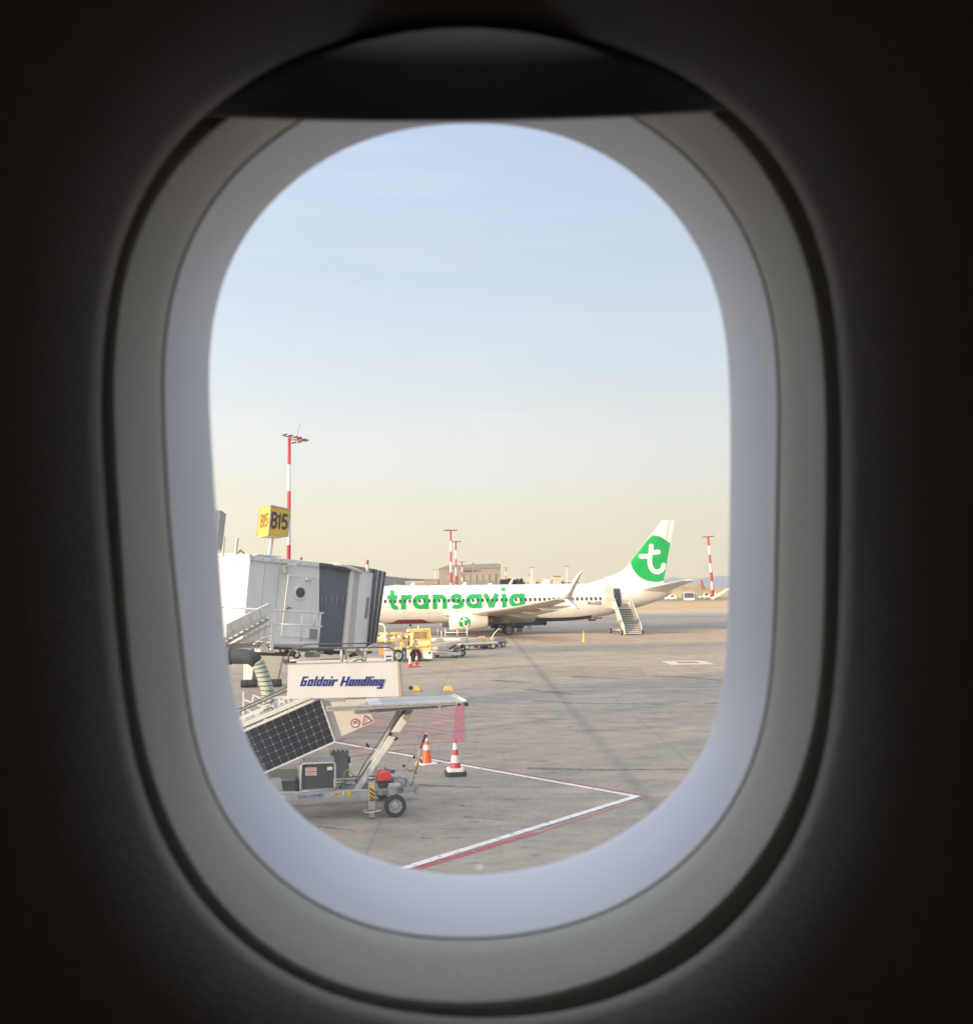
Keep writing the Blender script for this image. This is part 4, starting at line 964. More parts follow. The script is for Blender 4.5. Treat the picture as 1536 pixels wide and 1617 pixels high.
# crew on and beside it
pe = TF.P(648, 1016, 3.0); pe.z = 0
b = MB(); b.hexa([pe + Vector((x, y, 0)) for x, y in ((-.5, -.4), (.5, -.4), (.5, .4), (-.5, .4))], [pe + Vector((x, y, .56)) for x, y in ((-.5, -.4), (.5, -.4), (.5, .4), (-.5, .4))])
stp = b.build('step_box', M['darkgrey']); tag(stp, 'dark step box behind the yellow loader truck under a crew member', 'step box')
person(pe + Vector((0, 0, .56)), 1.78, R(20), 'dark haired crew member in white whose head shows over the yellow truck cab', M['conewhite'], M['navydark'])
pe = TF.P(638, 1038, -.4); pe.z = 0
person(pe, 1.62, R(200), 'crew member in blue trousers standing beside the yellow loader truck', M['gseyellow'], mat('blue_cloth', (.03, .07, .20), .8))

# white loader behind / right of it
O = G(712, 1039); WF = Frame((O.x, O.y), R(-2))
wl_ = thing('belt_loader', 'white belt loader with a long sloping conveyor and railings below the engine', 'belt loader', O)
def wp(pts, n0, n1, nm, m_, bev=.015):
    b = MB(); b.prism(WF.poly(pts, n0), WF, n0, n1); return b.build(nm, m_, wl_, bevel=bev)
def wtb(pts, r, nm, m_, n=0):
    b = MB(); b.tube([WF.P(u, v, n) for u, v in pts], r, 8); return b.build(nm, m_, wl_, smooth=True)
wp([(680, 1019), (755, 1007.5), (755, 1012), (682, 1024)], .2, 1.0, 'conveyor', M['cream'])
wp([(677, 1008.5), (740, 1007), (740, 1011), (700, 1013), (677, 1013)], 1.4, 2.1, 'rear_conveyor', M['white'])
wp([(683, 1034.5), (727, 1035), (727, 1030.5), (683, 1027.5)], 0, 1.2, 'side_panel', M['white'])
wp([(682, 1026), (712, 1026), (724, 1021.5), (712, 1019), (682, 1021)], .1, 1.1, 'housing', mat('housing_cream', (.70, .66, .56), .5, var=.3, scale=6))
wp([(714, 1036), (726, 1036), (727, 1024), (716, 1024)], .3, 1.3, 'engine_box', mat('engine_grey', (.40, .38, .34), .5, var=.3, scale=10))
b = MB(); x0, y0_ = WF.px(684, 1032.5); x1, y1_ = WF.px(700, 1029.5); font_text(b, 'BELT', lambda x, y: WF(x0 + (x1 - x0) * x, y0_ + (y1_ - y0_) * y, -.02)) if False else b.add([WF.P(683, 1033, -.02), WF.P(706, 1033.5, -.02), WF.P(706, 1032, -.02), WF.P(683, 1031.5, -.02)], [[0, 1, 2, 3]]); b.build('red_stripe', M['pink'], wl_)
b = MB(); b.bar(WF.P(709, 1025, .05), WF.P(720, 1018.5, .05), .1, .1); b.build('hydraulic_ram', M['black'], wl_)
for u, v, n_ in ((718, 1038, .1), (730, 1033, 1.4), (690, 1036, 1.3)):
    p_ = WF.P(u, v, n_); wheel(Vector((p_.x, p_.y, .24)), .24, .16, WF.Nn, wl_, rim=M['cream'])
for us in ((691, 1007, 992.5), (697, 1007, 996), (703, 1007, 993), (722, 1008, 994.5), (737, 1008, 994)):
    wtb([(us[0], us[1]), (us[0], us[2])], .035, 'rail_post', M['cream'], 1.2)
wtb([(703, 999), (737, 998.5)], .03, 'rail', M['cream'], 1.2); wtb([(716, 993), (722, 990.8), (737, 990.6), (741, 994)], .03, 'rail', M['cream'], 1.2)
wtb([(737.5, 1016), (737.5, 991)], .04, 'rail_post', M['cream'], .2)
b = MB(); b.lathe([(.14, -.1), (.14, .1)], WF.P(729.5, 1020.5, 1.0), WF.Nn, 14); b.build('hose_reel', M['darkred'], wl_)
# two towed carts
def cart(u0, v0, u1, v1, label, deck_m, extra, wu):
    O = G((u0 + u1) / 2, (v0 + v1) / 2); a_, c_ = G(u0, v0), G(u1, v1); yaw = math.atan2((c_ - a_).y, (c_ - a_).x); fr = Frame((O.x, O.y), max(min(yaw, .5), -.2))
    rt = thing('baggage_cart', label, 'cart', O, 'towed carts under the engine')
    L_ = (c_ - a_).length
    b = MB(); b.prism([(-L_ / 2, .42), (L_ / 2, .42), (L_ / 2, .56), (-L_ / 2, .56)], fr, -.1, 1.2); b.build('deck', deck_m, rt, bevel=.015)
    b = MB(); b.prism([(-L_ / 2 + .2, .28), (L_ / 2 - .2, .28), (L_ / 2 - .2, .42), (-L_ / 2 + .2, .42)], fr, .1, 1.0); b.build('chassis', M['grey'], rt)
    for x in (-L_ * .36, L_ * .36):
        for n_ in (-.02, 1.1): wheel(fr(x, .25, n_), .25, .15, fr.Nn, rt, rim=M['conewhite'])
    b = MB(); b.tube([fr(L_ / 2, .3, .5), fr(L_ / 2 + .45, .32, .5), fr(L_ / 2 + .55, .4, .5)], .035, 6); b.build('tow_bar', M['grey'], rt)
    if extra == 1:
        b = MB(); b.prism([(-L_ / 2 + .1, .56), (L_ / 2 - .5, .56), (L_ / 2 - .6, .86), (-L_ / 2 + .1, .9)], fr, .1, 1.0); b.build('load_box', mat('load_tan', (.62, .48, .30), .6, var=.4, scale=5), rt, bevel=.03)
        b = MB(); b.tube([fr(.1, .95, .2), fr(.5, 1.0, .2), fr(.6, .75, .2)], .05, 6); b.build('strap', M['cream'], rt)
    else:
        b = MB(); b.tube([fr(-.1, .56, .3), fr(.35, 1.15, .3), fr(.75, 1.5, .3), fr(.95, 1.45, .3)], .045, 6); b.build('lever', M['cream'], rt)
        b = MB(); b.prism([(.2, .56), (L_ / 2, .56), (L_ / 2, .74), (.3, .8)], fr, .2, .9); b.build('tool_box', M['grey'], rt, bevel=.02)
    return rt
cart(744, 1028, 770, 1024, 'near cart carrying a tan load, parked right of the white belt loader', M['cream'], 1, 0)
cart(766, 1024.5, 790, 1021.5, 'far cart with a raised towing lever, just under the engine exhaust', M['grey'], 2, 0)
# cone pair by the truck
cr_ = [(.3, M['conered']), (.3, M['conewhite']), (.35, M['conered']), (.2, M['conewhite'])]
cone(G(647.5, 1054), .82, .42, [(.25, M['conered']), (.35, M['conewhite']), (.3, M['conewhite']), (.2, M['conered'])], 'left of two small cones by the yellow truck wheel, mostly white', group='cones by the yellow truck', base_m=M['conered'])
cone(G(658, 1053), .85, .45, [(.1, M['conewhite']), (.45, M['orange']), (.3, M['conewhite']), (.3, M['conered'])], 'right of two small cones by the yellow truck wheel, with an orange band', group='cones by the yellow truck', base_m=M['conered'])
# yellow chocks beyond the platform
for u, lab in ((656, 'left yellow wheel chock with a black end on the yellow line'), (708, 'right yellow wheel chock on the yellow line above the platform')):
    O = G(u, 1091.5); rt = thing('wheel_chock', lab, 'chock', O, 'yellow chocks on the yellow line')
    b = MB(); q = [(-.26, 0), (.26, 0), (.24, .2), (.12, .27), (-.14, .27), (-.25, .16)]
    q = [(x * .92, z * .8) for x, z in q]; b.hexa([O + Vector((x, 0, z)) for x, z in q], [O + Vector((x, .35, z)) for x, z in q]); b.build('body', mat('chock_yellow', (.62, .47, .13), .7, var=.3, scale=9) if u < 700 else bpy.data.materials['chock_yellow'], rt, bevel=.03)
    if u < 700:
        b = MB(); b.lathe([(.10, -.02), (.10, .03)], O + Vector((-.22, -.005, .15)), (0, 1, 0), 12); b.build('end_cap', M['black'], rt)

# far right vehicles
O = G(1088, 949.5); bus = thing('apron_bus', 'white airport bus with a dark windscreen facing the camera, far right', 'bus', O); BF = Frame((O.x, O.y), R(-12))
wd = 1.9
b = MB(); b.prism([(-wd, .35), (wd, .35), (wd, 2.9), (wd - .2, 3.25), (-wd + .2, 3.25), (-wd, 2.9)], BF, 0, 12); b.build('body', M['airwhite'], bus, bevel=.1)
b = MB(); b.prism([(-wd + .12, 1.15), (wd - .12, 1.15), (wd - .2, 2.75), (-wd + .2, 2.75)], BF, -.06, .02); b.build('windscreen', mat('bus_glass', (.10, .12, .15), .1, var=.4, scale=.6), bus)
b = MB(); b.prism([(-wd + .25, 2.8), (wd - .25, 2.8), (wd - .3, 3.1), (-wd + .3, 3.1)], BF, -.07, .02); b.build('destination_panel', M['darkgrey'], bus)
b = MB(); b.prism([(-wd, .35), (wd, .35), (wd, .75), (-wd, .75)], BF, -.15, .02); b.build('bumper', M['white'], bus)
for s_ in (-1, 1):
    b = MB(); b.prism([(s_ * 1.45 - .25, .8), (s_ * 1.45 + .25, .8), (s_ * 1.45 + .2, 1.05), (s_ * 1.45 - .2, 1.05)], BF, -.1, .02); b.build('headlight', M['conewhite'], bus)
    b = MB(); b.bar(BF(s_ * wd, 2.7, -.1), BF(s_ * (wd + .4), 2.2, -.25), .1, .1); b.box(BF(s_ * (wd + .4), 1.9, -.25), (.22, .2, .6)); b.build('mirror', M['black'], bus)
    for n_ in (2.2, 9): wheel(BF(s_ * (wd - .2), .48, n_), .48, .3, BF.D, bus)
O = G(1060, 948); cr2 = thing('service_van', 'small white van with dark glass just behind the tail cone', 'van', O); VF = Frame((O.x, O.y), R(8))
b = MB(); b.prism([(-2.2, .4), (2.1, .4), (2.1, 1.9), (1.9, 2.1), (0, 2.1), (-.9, 1.3), (-2.2, 1.1)], VF, 0, 1.9); b.build('body', M['airwhite'], cr2, bevel=.05)
b = MB(); b.prism([(-.75, 1.35), (.1, 1.95), (1.0, 1.95), (1.0, 1.35)], VF, -.03, .02); b.build('window', M['glassdark'], cr2)
for a_ in (-1.4, 1.3): wheel(VF(a_, .36, .05), .36, .2, VF.Nn, cr2)
# baggage tractors and trucks cluster
for i, (u, v, L_, h_, lab, m1) in enumerate(((1113, 946, 4.2, 2.6, 'pale yellow tractor left of the far mast', paley), (1121, 946.5, 3.6, 2.0, 'low yellow loader right at the foot of the far mast', M['gseyellow']), (1131, 945, 4.0, 2.4, 'cream service truck furthest right by the window edge', M['cream']))):
    O = G(u, v); rt = thing('service_truck', lab, 'truck', O, 'service vehicles far right'); fr = Frame((O.x, O.y), R(6 * i))
    b = MB(); b.prism([(-L_ / 2, .45), (L_ / 2, .45), (L_ / 2, h_ * .5), (L_ * .1, h_ * .55), (-L_ / 2, h_ * .45)], fr, 0, 2); b.build('body', m1, rt, bevel=.05)
    b = MB(); b.prism([(-L_ * .1, h_ * .5), (L_ * .42, h_ * .5), (L_ * .36, h_), (-L_ * .02, h_)], fr, .1, 1.9); cb = b.build('cab', M['cream'], rt, bevel=.05)
    b = MB(); b.prism([(-L_ * .02, h_ * .6), (L_ * .34, h_ * .6), (L_ * .3, h_ * .92), (.02, h_ * .92)], fr, .06, .12); b.build('window', M['glassdark'], cb)
    for a_ in (-L_ * .33, L_ * .33): wheel(fr(a_, .42, .02), .42, .25, fr.Nn, rt)
O = G(1137, 947.5); rt = thing('passenger_stairs', 'cream mobile stairs beside the far airliner at the right window edge', 'passenger stairs', O); fr = Frame((O.x, O.y), R(0))
b = MB(); b.prism([(-3.5, .3), (-2.5, .3), (3.0, 3.6), (5, 3.6), (5, 4.4), (2.6, 4.4), (-3.5, 1.0)], fr, 0, .1); b.build('side_panel', M['cream'], rt)
b = MB(); b.prism([(-3.5, .3), (-2.5, .3), (3.0, 3.6), (5, 3.6), (5, 3.7), (2.9, 3.7), (-3.5, .5)], fr, .1, 1.6); b.build('steps', M['grey'], rt)
b = MB(); b.prism([(-2.6, .35), (4.6, .35), (4.6, .6), (-2.6, .6)], fr, .2, 1.4); b.bar(fr(3.6, .5, .8), fr(3.8, 3.6, .8), .2, .2); b.build('chassis', M['grey'], rt)
for a_ in (-1.5, 3.8): wheel(fr(a_, .35, .1), .35, .2, fr.Nn, rt)

# ================================================================ BOARDING BRIDGE B15
JO = AY(394.5, 930, 29.5); JO.z = 0
JF = Frame((JO.x, JO.y), R(40))
JB = thing('boarding_bridge', 'white passenger boarding bridge with a grey corrugated curtain and black bellows', 'boarding bridge', JO)
def jp(pts, n0, n1, nm, m_, par=None, bev=0, n=None):
    b = MB(); b.prism(JF.poly(pts, n0 if n is None else n), JF, n0, n1); return b.build(nm, m_, par or JB, bevel=bev)
def jt(pts, r, nm, m_, n=0, par=None, sm=True):
    b = MB(); b.tube([JF.P(u, v, n) for u, v in pts], r, 8); return b.build(nm, m_, par or JB, smooth=sm)
wallp = jp([(394.7, 883), (504, 894), (503, 1026), (434, 1022.5), (382, 1018)], 0, 2.9, 'cab_wall', M['bridgew'])
jp([(394.9, 876.4), (504.2, 888), (504, 895), (394.3, 884)], -.06, 2.95, 'roof_fascia', M['bridgew'], bev=.01)
jp([(405, 876.5), (424, 877.8), (445, 879.8), (444.6, 877.6), (406, 874.6)], .3, 1.5, 'roof_plate', M['bridgec'])
jp([(430, 1022), (503, 1025.5), (503, 1028), (432, 1025.5)], -.04, .3, 'bottom_lip', M['darkgrey'])
# end face turned to the light
EF = Frame((JF(JF.px(394.7, 883)[0], 0, 0).x, JF(JF.px(394.7, 883)[0], 0, 0).y), R(130))
def ep(pts, n0, n1, nm, m_, bev=0):
    b = MB(); b.prism(EF.poly(pts, 0), EF, n0, n1); return b.build(nm, m_, JB, bevel=bev)
# vertical ribs and panels on the end wall (the side seen at left)
b = MB()
def endpoint(u, v): return EF.P(u, v, 0)
jw = M['bridgec']
for uu in (372.5, 379):
    b = MB(); p0, p1 = EF.P(uu + 1, 884, 0), EF.P(uu - 13, 1012, 0); b.bar(p0, p1, .09, .07); b.build('wall_rib', jw, JB, bevel=.01)
for k in range(9):
    v = 889 + k * 12.0; du = -(v - 884) * .11
    b = MB(); b.bar(EF.P(372 + du, v, 0), EF.P(342 + du, v - 1.5, 0), .10, .05); b.build('wall_rib', jw, JB, bevel=.01)
b = MB(); b.bar(EF.P(382.5, 921, 0), EF.P(381.8, 932, 0), .05, .12); b.build('vent', M['brown'], JB)
# tunnel running left from the cab
b = MB(); pL = EF.P(344, 890, .05); 
b.hexa([JF(-9, 2.6, .35), JF(-.6, 2.6, .35), JF(-.6, 2.6, 2.6), JF(-9, 2.6, 2.6)], [JF(-9, 5.75, .35), JF(-.6, 5.68, .35), JF(-.6, 5.68, 2.6), JF(-9, 5.75, 2.6)]) if False else None
# door with porthole, handle, closer
for u in (418, 441):
    b = MB(); b.bar(JF.P(u + 1, 887 + (u - 394) * .1, -.004), JF.P(u - 11, 1016, -.004), .008, .006); b.build('wall_seam', M['greyl'], JB)
for k in range(7):
    b = MB(); b.box(JF.P(400 + k * 15, 881 + k * 1.55, -.07), (.03, .02, .03)); b.build('bolt', M['greyl'], JB)
dr = jp([(456, 909.5), (496, 914), (488, 1008), (444.5, 1004)], -.05, .02, 'door', M['bridgew'], bev=.008)
jt([(444, 1005), (455.3, 908.6), (496.6, 913.2)], .022, 'door_frame', M['bridgec'], -.05, dr)
def disc(fr, u, v, r0, r1, n_, th):
    c_ = fr.P(u, v, n_); b = MB(); b.lathe([(r0, 0), (r1, 0), (r1, th), (r0, th), (r0, 0)], c_, fr.Nn, 28, cap=False); return b, c_
b, c_ = disc(JF, 474.5, 936, .165, .225, -.09, .05); b.build('porthole_rim', M['conewhite'], dr)
b = MB(); b.lathe([(.001, 0), (.18, .005), (.18, .02)], JF.P(474.5, 936, -.08), JF.Nn, 28); b.build('porthole', M['glassdark'], dr)
b = MB(); b.bar(JF.P(454.8, 958.5, -.1), JF.P(454.3, 963.8, -.1), .03, .03); b.bar(JF.P(454.8, 959.6, -.13), JF.P(460.5, 960.6, -.13), .03, .03); b.build('handle', M['darkgrey'], dr)
b = MB(); b.bar(JF.P(483, 914, -.09), JF.P(493, 915.5, -.09), .07, .07); b.build('door_closer', M['bridgec'], dr)
b = MB(); b.tube([JF.P(450, 905, -.05), JF.P(449.5, 896, -.1), JF.P(453, 893, -.3), JF.P(461, 892, -.4)], .02, 6); b.box(JF.P(463, 891, -.42), (.3, .14, .09), Matrix.Rotation(R(12), 3, 'Y')); b.box(JF.P(450, 899, -.06), (.12, .12, .22)); b.build('door_lamp', M['grey'], JB)
# corrugated grey curtain
b = MB(); n_c = 22; top0, top1 = [], []
pts_t, pts_b = [], []
for i in range(n_c * 2 + 1):
    f_ = i / (n_c * 2); ut = 504.5 + (554 - 504.5) * f_; vt = 891.5 + 4.5 * f_ + 5 * f_ ** 2; ub = 503 + (541.5 - 503) * f_ - 1; vb = 1022 - 1 * f_
    nn_ = .06 + .035 * (i % 2)
    pts_t.append(JF.P(ut, vt, nn_)); pts_b.append(JF.P(ub, vb, nn_))
for a_, c_ in ((pts_t, pts_b),):
    k = len(a_); b.add(a_ + c_, [[i, i + 1, k + i + 1, k + i] for i in range(k - 1)])
cur = b.build('curtain', M['curtain'], JB)
jp([(504.4, 888.6), (520, 890.3), (540, 894.4), (554.2, 899.3), (554, 903), (538, 898.5), (520, 894.5), (504.4, 893.2)], -.05, .5, 'curtain_track', M['bellow'])
jp([(503, 1020), (541, 1021), (541, 1024), (503, 1028)], 0, .5, 'curtain_sill', M['darkgrey'])
jp([(489.5, 993), (502, 994), (500.5, 1010), (487.5, 1009)], -.03, .0, 'louvre', M['curtain'])
for du in (0, 7, 17, 24, 33):
    b = MB(); b.bar(JF.P(508 + du, 941, .02), JF.P(507.3 + du, 950 + (du % 5), .02), .03, .01); b.build('reflector', M['alu'], cur)
# cab right part
jp([(554, 898), (560, 899.5), (549, 1022), (541.5, 1022)], -.03, .5, 'cab_post', M['bridgec'], bev=.01)
jp([(560, 900.5), (569, 901.5), (558, 1022), (549, 1022)], .02, .5, 'cab_panel', mat('bridge_tan', (.55, .52, .49), .5, var=.06))
jp([(569, 901.5), (590, 905.6), (579, 1022), (558, 1022)], 0, .5, 'cab_panel', M['bridgew'], bev=.01)
jp([(579.5, 943.5), (583, 943.8), (580, 976.5), (575.5, 976)], -.02, .02, 'side_window', mat('side_glass', (.28, .29, .24), .3))
b = MB(); b.prism(JF.poly([(540, 890.5), (560, 893), (597, 899), (592, 907), (560, 900), (540, 895)]), JF, .05, 2.6); b.build('cab_roof', M['roofgrey'], JB, bevel=.02)
jt([(527, 890), (543, 893), (556, 897.5), (572, 904)], .05, 'roof_rail', M['conewhite'], -.08)
# bellows
for i in range(5):
    f_ = i / 5; w_ = 1 / 5
    tu0, tu1 = 589.8 + (608 - 589.8) * f_, 589.8 + (608.4 - 589.8) * (f_ + w_ * .92); tv = 898.5 + 5.0 * f_; bu0, bu1 = 578.8 + (592.5 - 578.8) * f_, 578.8 + (592.5 - 578.8) * (f_ + w_ * .92); bv = 1022 - 5 * f_
    b = MB(); q = [(tu0, tv + 3), (tu0 + 1.0, tv), (tu1 - .6, tv + .2), (tu1, tv + 3), (bu1, bv - 1), (bu0, bv)]
    b.prism(JF.poly(q), JF, -.08 + .02 * (i % 2), 2.9); b.build('bellows_fold', M['bellow'] if i else M['black'], JB, bevel=.06)
    jt([(tu1 - .3, tv + 1), (bu1 - .3, bv - 1)], .035, 'bellows_edge', M['grey'] if i % 2 else M['darkgrey'], -.07)
# beacon
b = MB(); c_ = JF.P(580, 904, -.02); b.lathe([(.05, 0), (.05, .26)], c_, n=10); b.build('beacon_post', M['conewhite'], JB)
b = MB(); b.lathe([(.042, .26), (.045, .38), (.02, .43)], c_, n=12); b.build('beacon', mat('beacon_red', (.36, .05, .04), .4), JB)
b = MB(); b.lathe([(.04, 0), (.035, .08)], JF.P(475.5, 884, .2), n=10); b.build('roof_lamp', M['brown'], JB)
# roof antennas with a slack cable
for (u0, v0, u1, v1) in ((351.5, 880, 354.5, 847), (372, 878, 375.2, 849)):
    b = MB(); b.bar(EF.P(u0, v0, .1), EF.P(u1, v1, .1), .07, .05); b.build('roof_pole', M['bridgec'], JB)
b = MB(); b.tube([EF.P(u, v, .05) for u, v in ((347, 866), (350, 872), (356, 876.5), (364, 878), (371, 877), (376, 873.5), (380, 868.5), (382, 871), (386.5, 875.5))], .025, 6); b.build('cable', M['darkgrey'], JB, smooth=True)
# end cab roof rim
b = MB(); b.bar(EF.P(396, 878.5, .02), EF.P(340, 876, .02), .10, .12); b.build('roof_edge', M['bridgec'], JB)
# service stairs, handrails, platform under the door
jp([(357, 986), (424.5, 952.5), (433.5, 964.5), (357, 1005)], -1.05, -.98, 'stair_side', M['bridgec'], bev=.01)
for i, (ua, va, ub, vb) in enumerate(((350, 1012, 421, 971.5), (350, 1019, 425, 977.5), (352, 1027, 428, 986))):
    b = MB(); b.bar(JF.P(ua, va, -1.0 + .25 * i), JF.P(ub, vb, -1.0 + .25 * i), .06, .10); b.build('stair_stringer', M['bridgec'], JB, bevel=.01)
for i in range(9):
    f_ = (i + .5) / 9; b = MB(); b.bar(JF.P(352 + 72 * f_, 1017 - 42 * f_, -1.0), JF.P(352 + 72 * f_, 1017 - 42 * f_, -.35), .2, .03); b.build('stair_tread', M['alu'], JB)
for i in range(4):
    u = 368 + i * 15; b = MB(); b.bar(JF.P(u, 999 - i * 8.2, -1.07), JF.P(u - 4, 986 - i * 8, -1.07), .012, .012); b.build('stair_seam', M['greyl'], JB)
jt([(343, 958.5), (433, 964), (511, 968.3)], .028, 'handrail', M['bridgew'], -1.0)
jt([(433, 985), (509, 989.3)], .024, 'handrail', M['bridgew'], -1.0)
for (u0, v0, u1, v1) in ((477, 966.5, 475, 1014), (497.5, 967.5, 496, 989), (506, 968, 503, 1014), (434, 965, 430, 1014)):
    jt([(u0, v0), (u1, v1)], .026, 'rail_post', M['bridgew'], -1.0)
b = MB(); b.prism(JF.poly([(426, 1014), (505, 1016), (505, 1018), (426, 1017.5)], -1.0), JF, -1.0, -.05); b.build('platform', M['bridgec'], JB)
jp([(431, 985), (435, 985), (431.5, 1027), (427, 1027)], -1.03, -.95, 'platform_post', M['bridgew'], bev=.01)
jp([(419, 993), (424, 993), (420, 1026), (415, 1026)], -.8, -.72, 'platform_post', M['bridgec'], bev=.01)
jt([(400, 1018), (428, 1000)], .03, 'brace', M['bridgec'], -.9)
jp([(352, 1019), (412, 1014), (410, 1023), (352, 1024)], -.6, .3, 'lower_panel', mat('under_panel', (.42, .37, .34), .6))
jp([(411, 1025), (434, 1026), (434, 1031), (411, 1030)], -1.0, -.4, 'bracket', M['bridgec'])
jp([(400, 1029), (470, 1031), (470, 1037), (402, 1035)], .6, 1.6, 'floor_beam', M['brown'])
random.seed(4)
for i in range(16):
    u = 436 + i * 9.6; b = MB(); b.box(JF.P(u, 1030 + random.uniform(-1, 4), .7 + random.random()), (random.uniform(.15, .5), .3, random.uniform(.06, .2)), Matrix.Rotation(random.uniform(-.5, .5), 3, 'Y')); b.build('underfloor_unit', random.choice([M['cream'], M['darkgrey'], M['brown'], M['alu']]), JB)
# tunnel section continuing to the left, behind the window edge
b = MB(); t0_ = JF.px(394, 900)[0]
b.hexa([JF(t0_ + .01, 2.85, .02), JF(t0_ + .01, 2.85, 2.9), EF.P(250, 1000, .3) * 1 + Vector((0, 0, 0)), EF.P(250, 1000, -.1)], [JF(t0_ + .01, 5.6, .02), JF(t0_ + .01, 5.6, 2.9), EF.P(250, 885, .3), EF.P(250, 885, -.1)]) if False else None
rot = Matrix.Rotation(R(40), 3, 'Z')
c_ = JF(t0_ - 5.2, 4.35, 4.6); b.box(c_, (9.8, 2.5, 2.4), rot); tn_ = b.build('tunnel', M['bridgec'], JB)
for k in range(16): b = MB(); b.box(JF(t0_ - 9.8 + k * .62, 4.6, 3.07), (.08, .06, 2.4), rot); b.build('rib', M['bridgew'], tn_)
for z_ in (3.38, 5.84): b = MB(); b.box(JF(t0_ - 5.2, z_, 3.06), (9.7, .12, .12), rot); b.build('edge_beam', M['greyl'], tn_)
b = MB(); b.lathe([(1.45, 3.1), (1.45, 5.7), (.3, 5.85)], (JF(t0_ + .7, 0, 3.9).x, JF(t0_ + .7, 0, 3.9).y, 0), n=28); b.build('rotunda', M['bridgew'], JB, smooth=True, auto=True)
b = MB(); b.box(JF(t0_ - 9.2, 2.0, 4.6), (.7, .7, 4.0), rot); b.box(JF(t0_ - 9.2, .3, 4.6), (1.2, 2.4, .5), rot); b.build('drive_column', M['bridgec'], JB)
for n_ in (3.6, 5.6): wheel(JF(t0_ - 9.2, .5, n_), .5, .35, JF.Nn, JB)
# dark blue-grey service box seen left of the sign
c_ = AY(335, 836, 26.5)
bx_ = thing('equipment_box', 'blue grey equipment box at the left edge of the window, above the bridge roof', 'box', (c_.x, 26.5, 5.75))
fr = Frame((c_.x, 26.5), R(10)); 
b = MB(); b.prism(fr.poly([(318, 803), (351, 806), (350, 812), (347.5, 836), (344, 866), (318, 866)]), fr, 0, 1.2); b.build('body', mat('box_bluegrey', (.24, .28, .32), .5, var=.08), bx_, bevel=.03)
b = MB(); b.bar(fr(fr.px(330, 866)[0], fr.px(330, 866)[1], .5), fr(fr.px(327, 960)[0], fr.px(327, 960)[1], .5), .2, .2); b.build('stand', M['grey'], bx_)
# conditioned air hose under the bridge
hs = thing('air_hose', 'ribbed pale green air hose bending down from a black elbow under the bridge', 'hose', G(424, 1170, 0))
hp_ = [(340, 1033), (362, 1036), (380, 1036.5), (396, 1038), (406, 1046), (412, 1058), (417, 1072), (421, 1086), (424, 1102), (426, 1125), (427, 1150)]
HF = Frame((AY(420, 1100, 27.5).x, 27.5), R(0))
P3 = [HF.P(u, v, 0) for u, v in hp_]
b = MB(); b.tube(P3[:5], .24, 16, .20); b.lathe([(.25, 0), (.25, .06)], P3[1], (1, 0, 0), 16); b.build('elbow', M['ductdark'], hs, smooth=True)
b = MB()
fine = []
for i in range(4, len(P3) - 1):
    for k in range(8): fine.append(P3[i].lerp(P3[i + 1], k / 8))
b.tube(fine, .185, 16); b.build('hose', M['duct'], hs, smooth=True)
for k in range(2, len(fine) - 1, 4):
    b = MB(); d_ = (fine[k + 1] - fine[k]).normalized() + Vector((-.25, 0, .0)); b.lathe([(.18, -.012), (.195, -.012), (.195, .012), (.18, .012)], fine[k], d_, 16); b.build('rib', M['darkgrey'], hs, smooth=True)
# gate sign
sg = AY(429, 870, 31.3)
gs = thing('gate_sign', 'yellow box sign reading B15 on a pale post above the bridge roof', 'sign', JF.P(428, 881, .7))
GF = Frame((sg.x, sg.y), R(38))
B0, B1, B2, B3 = (427.6, 798), (458.4, 804.5), (454.2, 847.6), (423.6, 845.6)
r_f = [GF.P(*q_, 0) for q_ in (B0, B1, B2, B3)]
# depth of the box so its left edge reaches the photo's left corner
dl = GF.Nn * .88 + Vector((0, 0, -.02))
b = MB(); b.hexa(r_f, [p + dl for p in r_f]); box_ = b.build('box', M['yellow'], gs, bevel=.006)
def lerp2(x, y, q4, push):
    p = (q4[3].lerp(q4[2], x)).lerp(q4[0].lerp(q4[1], x), y); return p + push
def b15(b, fn):
    w_ = .255
    strokes(b, [[(.1, .1), (.1, 1.3), (.45, 1.3)] + arc(.45, 1.02, .28, 90, -90, 8) + [(.1, .74)], [(.45, .74)] + arc(.45, .42, .32, 90, -90, 8) + [(.1, .1)],
                [(.96, 1.0), (1.2, 1.22), (1.2, 0)], [(2.28, 1.3), (1.68, 1.3), (1.62, .74), (1.85, .84)] + arc(1.92, .46, .36, 80, -150, 12)], w_, fn, sub=.3)
b = MB(); b15(b, lambda x, y: lerp2(.08 + .355 * x, .25 + .39 * y, r_f, -GF.Nn * (.012))); b.build('lettering', M['blacktxt'], box_)
lf = [r_f[0] + dl, r_f[0], r_f[3], r_f[3] + dl]
b = MB(); b15(b, lambda x, y: lerp2(.22 + .27 * x, .30 + .33 * y, lf, -GF.D * .012)); b.build('lettering', mat('faded_lettering', (.26, .16, .05), .6), box_)
b = MB()
for a_, c2 in ((0, 1), (1, 2), (2, 3), (3, 0)): b.bar(r_f[a_] - GF.Nn * .01, r_f[c2] - GF.Nn * .01, .03, .03)
for a_, c2 in ((0, 3),): b.bar(lf[0] - GF.D * .01, lf[3] - GF.D * .01, .03, .03); b.bar(lf[0] - GF.D * .01, lf[1] - GF.D * .01, .03, .03); b.bar(lf[3] - GF.D * .01, lf[2] - GF.D * .01, .03, .03)
b.build('frame', M['alu'], box_)
b = MB(); b.bar(GF.P(430, 846, .5), GF.P(425.5, 880, .5), .11, .09); b.build('post', M['bridgew'], gs)
